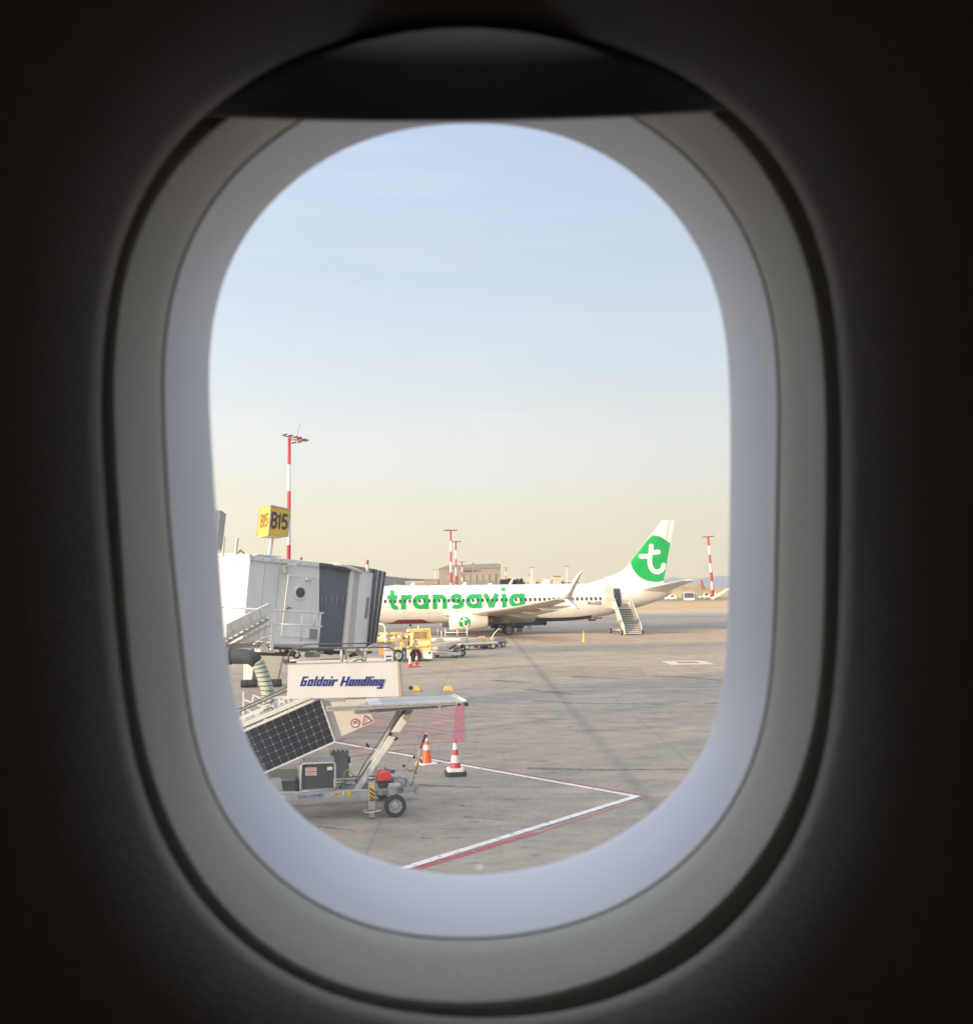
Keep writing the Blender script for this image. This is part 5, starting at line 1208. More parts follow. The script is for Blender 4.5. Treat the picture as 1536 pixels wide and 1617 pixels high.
# columns of the next bridge, far behind
bc = G(424, 1085); rt = thing('bridge_support', 'beige support columns on rubber feet standing behind the air hose', 'support', bc); fr = Frame((bc.x, bc.y), R(5))
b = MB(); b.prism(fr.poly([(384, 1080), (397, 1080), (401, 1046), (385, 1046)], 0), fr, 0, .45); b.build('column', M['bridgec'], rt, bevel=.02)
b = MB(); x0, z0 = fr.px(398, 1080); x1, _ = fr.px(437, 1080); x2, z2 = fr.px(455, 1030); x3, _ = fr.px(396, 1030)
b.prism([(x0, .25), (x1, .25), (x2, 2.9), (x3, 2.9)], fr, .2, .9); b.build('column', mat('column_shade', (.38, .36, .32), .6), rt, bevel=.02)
for u in (387, 399, 428, 438):
    b = MB(); p_ = fr.P(u, 1083, 0); b.lathe([(.17, -.2), (.19, -.15), (.19, .15), (.17, .2)], Vector((p_.x, p_.y, .19)), (1, .1, 0), 14); b.build('foot', M['black'], rt, smooth=True, auto=True)

# ================================================================ NEAR TOWED STAIRS with solar panel
O = G(624, 1290.5)
NF = Frame((O.x, O.y), R(14))
ns = thing('towed_stairs', 'towable white passenger stairs with a solar panel on its flank and a raised steel platform', 'passenger stairs', O)
def np_(pts, n0, n1, nm, m_, par=None, bev=0):
    b = MB(); b.prism(NF.poly(pts, n0), NF, n0, n1); return b.build(nm, m_, par or ns, bevel=bev)
def ntb(pts, r, nm, m_, n=0, par=None, k=8):
    b = MB(); b.tube([NF.P(u, v, n) for u, v in pts], r, k); return b.build(nm, m_, par or ns, smooth=True)
WN = 1.75    # overall width of the trailer
galv = mat('galvanised', (.47, .475, .46), .45, .25, var=.2, scale=14)
# chassis side rails and cross members
ch = np_([(400, 1267), (585, 1259), (585, 1247.5), (400, 1253)], .02, .12, 'chassis_rail', galv, bev=.008)
np_([(585, 1258), (655, 1250.5), (655, 1243), (585, 1248)], .25, .33, 'chassis_rail', galv, bev=.008)
np_([(400, 1262), (660, 1247), (660, 1240), (400, 1250)], WN - .1, WN, 'chassis_rail', galv, bev=.008)
for u in (420, 470, 540, 600, 640):
    b = MB(); a_, h_ = NF.px(u, 1256, .1); b.bar(NF(a_, .48, .1), NF(a_, .48, WN), .08, .08); b.build('cross_member', galv, ns)
# id number and stickers on the rail
b = MB(); q = [NF.px(471, 1261.8, .015), NF.px(510, 1258.2, .015), NF.px(471, 1256.6, .015), NF.px(510, 1252.8, .015)]
def rail_uv(x, y):
    a0_, h0_ = q[0]; a1_, h1_ = q[1]; a2_, h2_ = q[2]; return NF(a0_ + (a1_ - a0_) * x, h0_ + (h1_ - h0_) * x + (h2_ - h0_) * y, .008)
font_text(b, 'CH1125483', rail_uv, bold=.012); b.build('lettering', M['bluetxt'], ch)
def sticker(pts, nm, m_, par, n_=.006): 
    b = MB(); b.prism(NF.poly(pts, n_), NF, n_, n_ + .006); return b.build(nm, m_, par)
ys = M['gseyellow']
for u, v in ((447.5, 1260.5), (531, 1254.2)):
    s_ = sticker([(u - 3.2, v + 3), (u + 3.2, v + 2.8), (u + 3, v - 3), (u - 3, v - 2.8)], 'sticker', ys if u > 500 else M['conewhite'], ch); sticker([(u - 1.9, v + 1.7), (u + 1.9, v + 1.5), (u, v - 1.8)], 'warning_triangle', M['blacktxt'], s_, .001)
b = MB(); b.lathe([(.001, 0), (.058, .001), (.058, .006)], NF.P(550.5, 1253.6, .004), NF.Nn, 20); b.build('sticker', mat('sticker_yellow', (.62, .48, .03), .5), ch)
for rr in (.045, .03): b = MB(); strokes(b, [arc(0, 0, rr, 0, 360, 20)], .006, lambda x, y: NF.P(562, 1253, .004) + NF.D * x + Vector((0, 0, y))); b.build('sticker', M['greyl'], ch)
sticker([(541, 1256), (543.8, 1255.8), (543.8, 1250.5), (541, 1250.6)], 'sticker', M['conewhite'], ch); sticker([(522.5, 1255), (525, 1255), (525, 1252.8), (522.5, 1252.8)], 'sticker', M['conewhite'], ch)
# wheels, axle, bracket
wheel(Vector((NF(0, .22, .02).x, NF(0, .22, .02).y, .225)), .225, .15, NF.Nn, ns, n=36, rim=M['alu'])
wheel(Vector((NF(0, .22, WN + .05).x, NF(0, .22, WN + .05).y, .225)), .225, .15, NF.Nn, ns, n=36, rim=M['alu'])
b = MB(); b.tube([NF(0, .225, -.02), NF(0, .225, WN)], .03, 10); b.build('axle', M['grey'], ns)
np_([(612, 1243), (630, 1242), (629, 1245), (622, 1258), (620, 1262), (618, 1257)], .0, .10, 'wheel_bracket', galv, bev=.006)
b = MB(); b.bar(NF.P(614, 1240.5, -.04), NF.P(632, 1239.3, -.04), .22, .05); b.build('mudguard', galv, ns, bevel=.01)
np_([(614, 1262), (617, 1262), (617, 1244), (614, 1244)], .04, .08, 'bracket_post', galv)
# stabiliser leg with black and yellow stripes
leg = np_([(582.5, 1279), (592.5, 1278.5), (592.5, 1236.5), (582.5, 1237)], -.08, .03, 'stabiliser_leg', galv, bev=.006)
np_([(583, 1291.5), (591.5, 1291), (590.5, 1281), (584.5, 1281)], -.07, .02, 'foot', galv, leg)
np_([(583.5, 1283), (591.5, 1283), (590.5, 1278), (584.5, 1278)], -.05, .0, 'foot_tube', galv, leg)
sticker([(583.6, 1266), (591.4, 1265.6), (591.4, 1242), (589.5, 1239), (585.5, 1239), (583.6, 1242)], 'stripe_panel', M['yellow'], leg, -.088)
for k in range(4):
    v = 1243.5 + k * 6.6; b = MB(); b.prism(NF.poly([(583.8, v), (591.2, v + 6), (591.2, v + 9), (583.8, v + 3)] if k < 3 else [(583.8, v - 1.5), (589.5, v + 1.8), (583.8, v + 2)], -.094), NF, -.096, -.09); b.build('stripe', M['blacktxt'], leg)
b = MB(); c_ = NF.P(588, 1280, .0); b.tube([c_ + Vector((.17 * math.cos(a * .4488), .10 * math.sin(a * .4488) - .05, .012 * math.cos(a)) ) for a in range(15)], .008, 6); b.build('hand_wheel', M['conewhite'], leg, smooth=True)
b = MB(); b.prism(NF.poly([(584, 1256), (590, 1256), (590, 1246), (584, 1246)], WN), NF, WN, WN + .1); b.bar(NF(NF.px(587, 1250, WN)[0], .02, WN + .05), NF(NF.px(587, 1250, WN)[0], .5, WN + .05), .1, .1); b.build('stabiliser_leg', galv, ns)
# battery box
bb = np_([(477, 1247), (526.5, 1244.5), (525.5, 1207), (477, 1209)], .05, .55, 'battery_box', mat('battery_black', (.055, .062, .066), .55, var=.1, scale=4), bev=.01)
ntb([(475, 1249), (474.5, 1244), (476, 1209), (478, 1206.5), (526, 1204.5), (528.8, 1206), (529.3, 1241), (530, 1246)], .022, 'box_frame', galv, .03, bb)
ntb([(474, 1250), (531, 1247.6)], .02, 'box_frame', galv, .03, bb)
b = MB()
for k in range(18):
    f_ = k / 17; p0 = NF.P(478 + 49 * f_, 1205 - 2 * f_, .06); b.bar(p0, p0 + NF.Nn * .42 + Vector((0, 0, .03)), .018, .05)
b.build('slatted_lid', galv, bb)
b = MB(); z_ = NF.px(478, 1206, .06)[1]; b.hexa([NF(NF.px(478, 1206, .06)[0], z_ - .02, .06), NF(NF.px(527, 1205, .06)[0], z_ - .02, .06), NF(NF.px(527, 1205, .06)[0], z_ + .01, .5), NF(NF.px(478, 1206, .06)[0], z_ + .01, .5)], [NF(NF.px(478, 1206, .06)[0], z_, .06), NF(NF.px(527, 1205, .06)[0], z_, .06), NF(NF.px(527, 1205, .06)[0], z_ + .03, .5), NF(NF.px(478, 1206, .06)[0], z_ + .03, .5)]); b.build('lid', M['grey'], bb)
for v0 in (1212.2, 1219): 
    s_ = sticker([(482, v0 + 6.2), (500, v0 + 5.6), (500, v0), (482, v0 + .4)], 'label', mat('label_paper', (.72, .62, .60), .6) if v0 < 1215 else bpy.data.materials['label_paper'], bb, .035)
    for k in range(3): sticker([(483, v0 + 1.9 + k * 1.4), (499 - 3 * (k == 2), v0 + 1.6 + k * 1.4), (499 - 3 * (k == 2), v0 + 1.1 + k * 1.4), (483, v0 + 1.4 + k * 1.4)], 'label_line', mat('label_red', (.55, .12, .12), .6) if 'label_red' not in bpy.data.materials else bpy.data.materials['label_red'], s_, .030)
s_ = sticker([(516.5, 1216.6), (524.8, 1216.2), (524.8, 1211), (516.5, 1211.4)], 'label', M['conewhite'], bb, .035)
# grey cabinet behind, cables, small parts
cab = np_([(523, 1230), (551.5, 1229), (550.5, 1186.5), (523, 1188)], .75, 1.2, 'cabinet', mat('cabinet_grey', (.24, .245, .24), .5, .2, var=.15, scale=5), bev=.01)
for i in range(4): np_([(526 + i * 7, 1188), (529 + i * 7, 1188), (529 + i * 7, 1185.6), (526 + i * 7, 1185.6)], .74, .9, 'hinge', M['brown'], cab)
ntb([(551.3, 1205), (551.3, 1195)], .022, 'cabinet_handle', M['black'], .7, cab)
np_([(400, 1252), (475, 1249), (474, 1232), (400, 1236)], .7, 1.5, 'deck_box', mat('deck_grey', (.27, .275, .265), .6, .1, var=.2, scale=4), bev=.01)
np_([(400, 1237), (470, 1233), (470, 1214), (400, 1216)], 1.0, 1.5, 'deck_box', bpy.data.materials['deck_grey'], bev=.01)
np_([(428, 1256), (448, 1255), (444, 1234), (428, 1234)], .3, .7, 'panel_bracket', galv); np_([(466, 1250), (473, 1250), (472, 1232), (467, 1232)], .2, .5, 'valve_block', M['black'])
for v in (1228, 1233, 1238, 1243):
    b = MB(); b.bar(NF.P(530, v, .8), NF.P(600, v - 2.5, .8), .03, .03); b.build('rear_slat', M['grey'], ns)
np_([(540, 1249), (585, 1246), (585, 1236), (545, 1238)], .6, 1.1, 'hydraulic_tank', galv, bev=.02)
for pts, m_ in (([(543, 1246), (542.5, 1224), (545, 1218), (550, 1216), (555, 1220), (558, 1226), (561, 1224)], 'cable_yellow'), ([(588, 1234), (591, 1225), (592, 1215)], 'cable_yellow'), ([(592, 1238), (595, 1224), (594, 1211)], 'cable_yellow'), ([(536, 1247), (540, 1236), (548, 1240), (556, 1238)], 'cable_black')):
    if m_ not in bpy.data.materials: mat(m_, (.55, .48, .16) if 'yel' in m_ else (.03, .03, .03), .5)
    ntb(pts, .014, 'cable', bpy.data.materials[m_], .45)
# lift arm: cream box section, upper steel part, ram beside it
am = mat('arm_cream', (.80, .77, .70), .5, var=.12, scale=6)
np_([(559, 1248.5), (568.5, 1248), (643, 1140), (635, 1132)], .35, .47, 'lift_arm', am, bev=.012)
np_([(635, 1132), (643, 1140), (653.5, 1119), (655, 1114), (647, 1114)], .36, .46, 'arm_head', mat('arm_worn', (.48, .44, .36), .55, .2, var=.35, scale=12), bev=.01)
ntb([(563, 1237), (602, 1178), (636, 1114)], .030, 'hydraulic_ram', galv, .62); ntb([(566, 1239), (610, 1168), (644, 1114)], .045, 'ram_sleeve', M['grey'], .72)
ntb([(560, 1236), (575, 1206), (606, 1160), (629, 1120)], .012, 'hose', M['darkgrey'], .3)
np_([(559, 1242), (581, 1205), (585, 1209), (565, 1246)], WN - .5, WN - .4, 'rear_arm', am)
np_([(581, 1205), (648, 1114), (654, 1114), (586, 1209)], WN - .5, WN - .4, 'rear_arm', am)
for (u, v, du, dv) in ((578.5, 1174.5, 4, 6), (619, 1157, -4.5, 5), (627, 1164, -3.5, 5.5), (640, 1121, -5, 6)):
    b = MB(); b.bar(NF.P(u, v, .3), NF.P(u + du, v + dv, .3), .05, .05); b.build('locking_pin', M['black'], ns)
# platform: deck seen from above with edge channel
ps = 1.25
a0_, z0_ = NF.px(515, 1111, 0); a1_, _ = NF.px(733, 1107, 0); zD = NF.px(733, 1107.5, 0)[1]
b = MB(); b.prism([(a0_, zD - .10), (a1_ - .02, zD - .06), (a1_ - .02, zD), (a0_, zD)], NF, -.02, .03); b.build('platform_edge', galv, ns, bevel=.006)
b = MB(); b.prism([(a0_, zD - .03), (a1_ - .25, zD - .03), (a1_ - .25, zD + .015), (a0_, zD + .015)], NF, -.05, -.02); b.build('platform_edge', M['alu'], ns, bevel=.004)
b = MB(); b.prism([(a0_ + 1, zD - .16), (a1_ - .55, zD - .12), (a1_ - .55, zD - .08), (a0_ + 1, zD - .08)], NF, .02, .1); b.build('edge_channel', M['darkgrey'], ns)
deckm = mat('deck_plate', (.66, .65, .64), .55, .0, var=.22, scale=25, bump=.3)
b = MB(); b.prism([(a0_ + .9, zD - .02), (a1_, zD - .02), (a1_, zD + .0), (a0_ + .9, zD + .0)], NF, .03, ps); b.build('deck', deckm, ns)
b = MB()
for k in range(36):
    a_ = a0_ + 1.2 + (a1_ - a0_ - 1.25) * k / 36; b.prism([(a_, zD), (a_ + .012, zD), (a_ + .012, zD + .008), (a_, zD + .008)], NF, .05, ps - .04)
b.build('deck_rib', M['grey'], ns)
b = MB(); b.prism([(a1_, zD - .05), (a1_ + .05, zD - .05), (a1_ + .05, zD + .03), (a1_, zD + .03)], NF, 0, ps); b.build('end_bumper', M['conewhite'], ns, bevel=.01)
b = MB(); b.lathe([(.045, -.05), (.045, .06)], NF(a1_ + .03, zD - .06, -.03), NF.Nn, 12); b.lathe([(.03, -.05), (.03, .06)], NF(a1_ - .12, zD - .06, -.01), NF.Nn, 12); b.build('end_roller', M['black'], ns)
b = MB(); b.bar(NF(a1_ - .5, zD - .1, .02), NF(a1_ - .12, zD - .05, .02), .03, .04); b.build('latch', M['darkgrey'], ns)
# sloping lower panel (white) and solar panel
slp = np_([(500, 1103), (578, 1113), (592, 1140), (530, 1167), (503, 1112)], .30, .36, 'flank_panel', M['cream'], bev=.004)
np_([(545, 1102), (578, 1099), (578, 1111), (547, 1111)], .12, .16, 'flank_strip', M['cream'])
np_([(576, 1112), (642, 1112), (584, 1126)], .9, 1.0, 'rear_gusset', galv)
# signs: 25 limit and warning triangle
def nring(u, v, r0, r1, nm, m_, par, n_):
    c_ = NF.P(u, v, n_); b = MB(); k = 28
    for i in range(k):
        t0, t1 = 2 * math.pi * i / k, 2 * math.pi * (i + 1) / k
        b.add([c_ + NF.D * r0 * math.cos(t0) + Vector((0, 0, r0 * math.sin(t0))), c_ + NF.D * r1 * math.cos(t0) + Vector((0, 0, r1 * math.sin(t0))), c_ + NF.D * r1 * math.cos(t1) + Vector((0, 0, r1 * math.sin(t1))), c_ + NF.D * r0 * math.cos(t1) + Vector((0, 0, r0 * math.sin(t1)))], [[0, 1, 2, 3]])
    return b.build(nm, m_, par)
sg_ = nring(560.5, 1142.3, .0, .085, 'sign_disc', M['conewhite'], slp, .294); nring(560.5, 1142.3, .074, .094, 'sign_ring', M['conered'], sg_, .290)
b = MB(); font_text(b, '25', lambda x, y: NF.P(560.5, 1142.3, .288) + NF.D * (-.045 + .09 * x) + Vector((0, 0, -.022 + .06 * y + .018 * x)), bold=.02); b.build('lettering', M['blacktxt'], sg_)
b = MB(); b.prism(NF.poly([(572.8, 1145.3), (587.3, 1138.5), (575.8, 1129.5)], .294), NF, .292, .296); tg = b.build('sign_triangle', M['conewhite'], slp)
b = MB(); tri = [NF.px(572.8, 1145.3), NF.px(587.3, 1138.5), NF.px(575.8, 1129.5), NF.px(572.8, 1145.3)]
tri = [NF.px(573, 1145, .288), NF.px(587, 1138.5, .288), NF.px(575.9, 1130, .288), NF.px(573, 1145, .288)]
strokes(b, [tri], .02, lambda x, y: NF(x, y, .288)); b.build('triangle_border', M['conered'], tg)
b = MB(); strokes(b, [[NF.px(578, 1141.5, .286), NF.px(578, 1136, .286), NF.px(580.5, 1135, .286)]], .008, lambda x, y: NF(x, y, .286)); b.build('pictogram', M['blacktxt'], tg)
# solar panel: corners from the photo
SC = [(378, 1160), (505, 1104.5), (528, 1171.5), (409, 1224)]
sb0 = NF.poly(SC, .24)
def sol(x, y, n_):
    p = Vector(sb0[3]).lerp(Vector(sb0[2]), x).lerp(Vector(sb0[0]).lerp(Vector(sb0[1]), x), y); return NF(p.x, p.y, n_)
b = MB(); b.hexa([sol(-.0, 0, .24), sol(1, 0, .24), sol(1, 1, .24), sol(0, 1, .24)], [sol(0, 0, .29), sol(1, 0, .29), sol(1, 1, .29), sol(0, 1, .29)])
spm = mat('solar_glass', (.018, .024, .034), .18, var=.25, scale=1.2, coat=.5)
sp_ = b.build('solar_panel', spm, ns)
b = MB()
for i in range(11):
    x = i / 10 * .985 + .008; p0, p1 = sol(x - .0012, .01, .237), sol(x + .0012, .01, .237); b.add([p0, p1, sol(x + .0012, .99, .237), sol(x - .0012, .99, .237)], [[0, 1, 2, 3]])
for j in range(7):
    y = j / 6 * .97 + .015; b.add([sol(.01, y - .0018, .2365), sol(.99, y - .0018, .2365), sol(.99, y + .0018, .2365), sol(.01, y + .0018, .2365)], [[0, 1, 2, 3]])
b.build('grid_line', mat('grid_silver', (.30, .33, .36), .4), sp_)
b = MB()
for i in range(11):
    for j in range(7):
        x, y = i / 10 * .985 + .008, j / 6 * .97 + .015; e, g_ = .008, .013; b.add([sol(x - e, y, .236), sol(x, y - g_, .236), sol(x + e, y, .236), sol(x, y + g_, .236)], [[0, 1, 2, 3]])
b.build('cell_corner', mat('cell_white', (.55, .58, .62), .4), sp_)
b = MB(); b.bar(sol(-.02, -.005, .23), sol(1.0, -.005, .23), .03, .03); b.bar(sol(-.02, 1.035, .23), sol(1.0, 1.035, .23), .04, .045); b.bar(sol(1.006, -.01, .23), sol(1.006, 1.02, .23), .02, .025); b.build('panel_frame', M['conewhite'], sp_)
b = MB(); b.bar(sol(-.1, 1.12, .5), sol(1.02, 1.10, .5), .05, .07); b.build('stair_stringer', M['bridgec'], ns); b = MB(); b.bar(sol(-.1, 1.16, WN - .3), sol(1.0, 1.16, WN - .3), .05, .07); b.build('stair_stringer', M['bridgec'], ns)
for k in range(16):
    f_ = (k + .5) / 16; p0 = sol(f_ * 1.0 - .02, 1.10, .5); b = MB(); b.hexa([p0, p0 + NF.D * .2, p0 + NF.D * .2 + NF.Nn * (WN - .8), p0 + NF.Nn * (WN - .8)], [p + Vector((0, 0, .025)) for p in (p0, p0 + NF.D * .2, p0 + NF.D * .2 + NF.Nn * (WN - .8), p0 + NF.Nn * (WN - .8))]); b.build('tread', M['alu'], ns)
# handrail tubes above the flight, far side lattice
for dv, n_ in ((0, .42),):
    ntb([(355, 1127.5), (380, 1119), (452, 1085.5), (462, 1082)], .012, 'handrail', M['darkgrey'], n_); ntb([(355, 1133.5), (382, 1122.5), (452, 1092), (462, 1088)], .012, 'handrail', M['darkgrey'], n_)
    ntb([(355, 1130.5), (381, 1120.8), (452, 1088.8)], .016, 'handrail_infill', M['bridgec'], n_ + .02)
for pts in ([(384, 1093), (383.5, 1152)], [(384, 1104.5), (425, 1120)], [(400, 1098), (427, 1109)], [(400, 1097), (398, 1112)], [(385, 1118), (410, 1132)], [(425, 1102), (470, 1100)], [(426, 1104), (431, 1124)], [(380, 1148), (470, 1108)], [(440, 1101), (440, 1120)], [(455, 1101), (455, 1114)], [(448, 1101), (448, 1117)], [(408, 1120), (409, 1138)]):
    b = MB(); b.bar(NF.P(*pts[0], 1.2), NF.P(*pts[1], 1.2), .03, .035); b.build('lattice_bar', M['conewhite'], ns)
for i in range(3):
    for j in range(2):
        u, v = 416 + i * 4.6, 1112 + j * 9.5 - i * 1.8; np_([(u, v + 2), (u + 3.4, v + .8), (u + 3.4, v - 1.6), (u, v - .4)], 1.12, 1.16, 'perforated_step', M['brown'])
for i in range(12):
    u = 434 + i * 6.2; b = MB(); b.bar(NF.P(u, 1101.5, WN - .2), NF.P(u + .3, 1120 - i * 1.5, WN - .2), .012, .02); b.build('balustrade_bar', M['greyl'], ns)
# upper side panel with the company name
up = np_([(453.2, 1104), (633.3, 1100), (627.5, 1044), (455.3, 1048.8)], -.06, -.03, 'side_panel', mat('panel_white', (.76, .745, .71), .5, var=.08, scale=1.6, stretch=(1, 1, .4)), bev=.004)
np_([(629.3, 1100.2), (634.5, 1099.5), (630, 1045.5), (627, 1044.3)], -.075, -.062, 'panel_edge', mat('edge_tan', (.55, .40, .26), .5), up)
np_([(453.6, 1049.5), (628, 1045), (627.9, 1043.6), (454, 1048.2)], -.07, .03, 'panel_top_rail', galv, up)
np_([(633, 1099.5), (637.5, 1098.5), (633, 1047), (628.5, 1046)], .02, .06, 'rear_panel_edge', M['cream'], up)
np_([(460, 1049), (470, 1043), (600, 1039), (622, 1044)], WN - .45, WN - .4, 'far_side_panel', M['cream'])
# lettering: blocky italic strokes
GW = .265
def L_(ch):
    w = GW; h = w / 2
    r = .72
    D = {
     'G': ([[(r - h + .10, 1.42 - h), (h, 1.42 - h), (h, h), (r - h, h), (r - h, .72), (.30, .72)]], r + .04),
     'o': ([[(h, h), (h, 1 - h), (r - .06 - h, 1 - h), (r - .06 - h, h), (h, h)]], r - .06),
     'l': ([[(h, 0), (h, 1.42)]], w), 'd': ([[(r - .06 - h, 1.42), (r - .06 - h, h), (h, h), (h, 1 - h), (r - .06 - h, 1 - h)], [(r - .06 - h, 0), (r - .06 - h, .2)]], r - .06),
     'a': ([[(r - .06 - h, 0), (r - .06 - h, 1 - h), (h, 1 - h), (h, h), (r - .06 - h, h)]], r - .06),
     'i': ([[(h, 0), (h, 1)], [(h, 1.2), (h, 1.42)]], w), 'r': ([[(h, 0), (h, 1 - h), (.50, 1 - h), (.50, .66)]], .64),
     'H': ([[(h + .05, 0), (h + .05, 1.42)], [(r + .10, 0), (r + .10, 1.42)], [(h, .68), (r, .68)]], r + .28),
     'n': ([[(h, 0), (h, 1 - h), (r - .06 - h, 1 - h), (r - .06 - h, 0)]], r - .06),
     'g': ([[(r - .06 - h, h), (h, h), (h, 1 - h), (r - .06 - h, 1 - h), (r - .06 - h, -.42 + h), (0, -.42 + h)]], r - .06)}
    return D[ch]
txt = 'Goldair Handling'; x = 0; lines = []
for ch in txt:
    if ch == ' ': x += .36; continue
    ln, w_ = L_(ch); lines += [[(px_ + x, py_) for px_, py_ in l_] for l_ in ln]; x += w_ + .10
tw = x - .10
xa, za = NF.px(473.2, 1083.8, -.066); xb, zb2 = NF.px(607.5, 1083.2, -.066); xh_ = NF.px(473, 1068.5, -.066)[1] - NF.px(473, 1083.8, -.066)[1]
kx = (xb - xa) / (tw + .3); ky = xh_ / 1.42
def gfn(x_, y_): return NF(xa + (x_ + y_ * .28) * kx, za + (zb2 - za) * x_ / tw + y_ * ky, 0)
b = MB()
for i, l_ in enumerate(lines):
    strokes(b, [l_], GW, lambda x_, y_: gfn(x_, y_) + NF.Nn * (-.064 - .0006 * i), sub=5)
b.build('lettering', M['navy'], up)
# hoops and rails over the side panel
tubes = [([(470, 1026), (476, 1019.5), (482, 1017.5), (540, 1016.5), (618, 1015.5)], .013, M['darkgrey'], .1), ([(455, 1047), (455.5, 1034), (460, 1027), (470, 1024), (530, 1023.5), (610, 1022), (618, 1024), (623, 1030), (623.5, 1045)], .017, M['darkgrey'], -.03),
         ([(577, 1046), (577, 1029), (582, 1022), (590, 1018.5), (615, 1017), (620, 1020), (622.5, 1045)], .022, galv, .25), ([(540, 1046), (539, 1024)], .03, galv, .1), ([(546.5, 1046), (546, 1024)], .022, galv, .15), ([(573, 1046), (572, 1028), (570, 1024)], .022, galv, .3),
         ([(540, 1047), (556, 1039), (566, 1036.5), (574, 1041), (578, 1046.5)], .016, galv, .0), ([(553, 1047), (564, 1042), (570, 1041.5), (577, 1046.5)], .014, M['darkgrey'], .05), ([(461, 1026), (463, 1036), (467, 1040), (471, 1038), (475, 1034)], .02, M['black'], .1), ([(470, 1028), (468, 1035), (466, 1041)], .014, M['grey'], .1),
         ([(458, 1043.5), (480, 1042), (538, 1040.5)], .018, galv, .4), ([(466, 1043), (470, 1040), (470, 1030)], .012, galv, .4)]
for pts, r_, m_, n_ in tubes: ntb(pts, r_, 'guard_rail', m_, n_)
b = MB(); b.lathe([(.05, -.03), (.055, 0), (.05, .03)], NF.P(452, 1045.5, .05), NF.Nn, 14); b.bar(NF.P(447, 1047, .05), NF.P(449, 1041, .05), .03, .03); b.bar(NF.P(455, 1047, .05), NF.P(468, 1046, .05), .05, .05); b.build('winch', M['darkgrey'], ns)
gt = np_([(607, 1045), (620.5, 1045), (620.5, 1024), (607.5, 1024)], .2, .23, 'gate_panel', M['bridgew'])
for v in (1036.2, 1042): np_([(609, v + 1.4), (617.5, v + 1.2), (617.5, v - .8), (609, v - .6)], .19, .2, 'slot', M['black'], gt)
b = MB(); b.lathe([(.05, -.03), (.05, .03)], NF.P(620, 1019, .1), NF.Nn, 12); b.build('lamp', M['grey'], ns)
# engine with red cover
eg = np_([(600, 1248), (619, 1247), (619, 1234), (599.5, 1235)], .3, .62, 'engine', M['black'], bev=.02)
b = MB(); q = [NF.px(*p_, .28) for p_ in ((597, 1234.5), (618.5, 1233), (618.5, 1226), (616, 1220.5), (611, 1219), (601, 1219.8), (598, 1224))]; b.prism(q, NF, .28, .62); b.build('engine_cover', M['redplastic'], eg, bevel=.02)
np_([(608, 1220), (624, 1222.5), (624, 1216), (609, 1213)], .5, .72, 'air_filter', M['grey'], eg, bev=.012)
for i in range(2): np_([(617.5 + i * 3, 1220), (619 + i * 3, 1220), (619 + i * 3, 1216.5), (617.5 + i * 3, 1216.5)], .485, .5, 'filter_slot', M['black'], eg)
b = MB()
for i in range(8): b.bar(NF.P(622 + i * 2.2, 1246, .4), NF.P(621.6 + i * 2.2, 1229 + .5 * i, .4), .03, .3, NF.Nn)
b.build('cooling_fin', M['grey'], eg)
np_([(619, 1246), (645, 1243), (643, 1228), (620, 1229)], .55, .9, 'pump', galv, eg, .02); ntb([(621, 1230), (630, 1226), (642, 1228), (644, 1242)], .03, 'pipe', galv, .4, eg)
np_([(639, 1252), (661, 1249.5), (661, 1240), (650, 1232), (641, 1238)], .3, .36, 'coupling_plate', galv)
b = MB(); b.lathe([(.04, -.06), (.045, 0), (.04, .06)], NF.P(657.5, 1252, .3), NF.Nn, 12); b.build('coupling_pin', galv, ns)
# upright tow bar
twb = ntb([(649, 1240), (655, 1214), (663.5, 1182)], .028, 'tow_bar', galv, .3)
ntb([(653, 1222), (666, 1184)], .02, 'tow_bar_brace', mat('tow_stripe', (.50, .36, .12), .5, var=.5, scale=20), .25, twb)
ntb([(655, 1214), (657, 1207), (662, 1194)], .04, 'sleeve', M['grey'], .3, twb); b = MB(); b.tube([NF.P(662.5, 1185, .3), NF.P(667.5, 1172, .3)], .026, 8); b.build('red_sleeve', M['darkred'], twb)
b = MB(); b.tube([NF.P(667.5, 1173, .3), NF.P(672.3, 1160, .3)], .034, 8); b.build('grip', M['black'], twb)
for p_ in ((654, 1196), (661, 1199), (665.5, 1203), (637.5, 1209.5)):
    b = MB(); b.box(NF.P(*p_, .28), (.05, .06, .05)); b.build('clip', M['black'], twb)
ntb([(641, 1214.5), (648, 1218), (654, 1215), (658, 1222)], .014, 'cable', M['brown'], .28, twb); ntb([(655, 1225), (660, 1210), (661, 1204)], .012, 'cable', M['gseyellow'], .26, twb)

# near cones
cone(G(673.5, 1206), .80, .50, [(.50, M['orange']), (.20, M['conewhite']), (.15, M['orange']), (.12, M['conewhite']), (.18, mat('cone_pink', (.75, .25, .22), .5))], 'orange cone with pale bands on a thin white foot, behind the upright tow bar', group='cones behind the towed stairs', base_h=.03, rz=.5)
cone(G(719, 1224), .90, .50, [(.22, M['conered']), (.26, M['conewhite']), (.2, M['conered']), (.22, M['conewhite']), (.16, M['conered'])], 'red and white banded cone on a thick black weighted base', group='cones behind the towed stairs', base_h=.16, rz=.15, base2=M['black'])

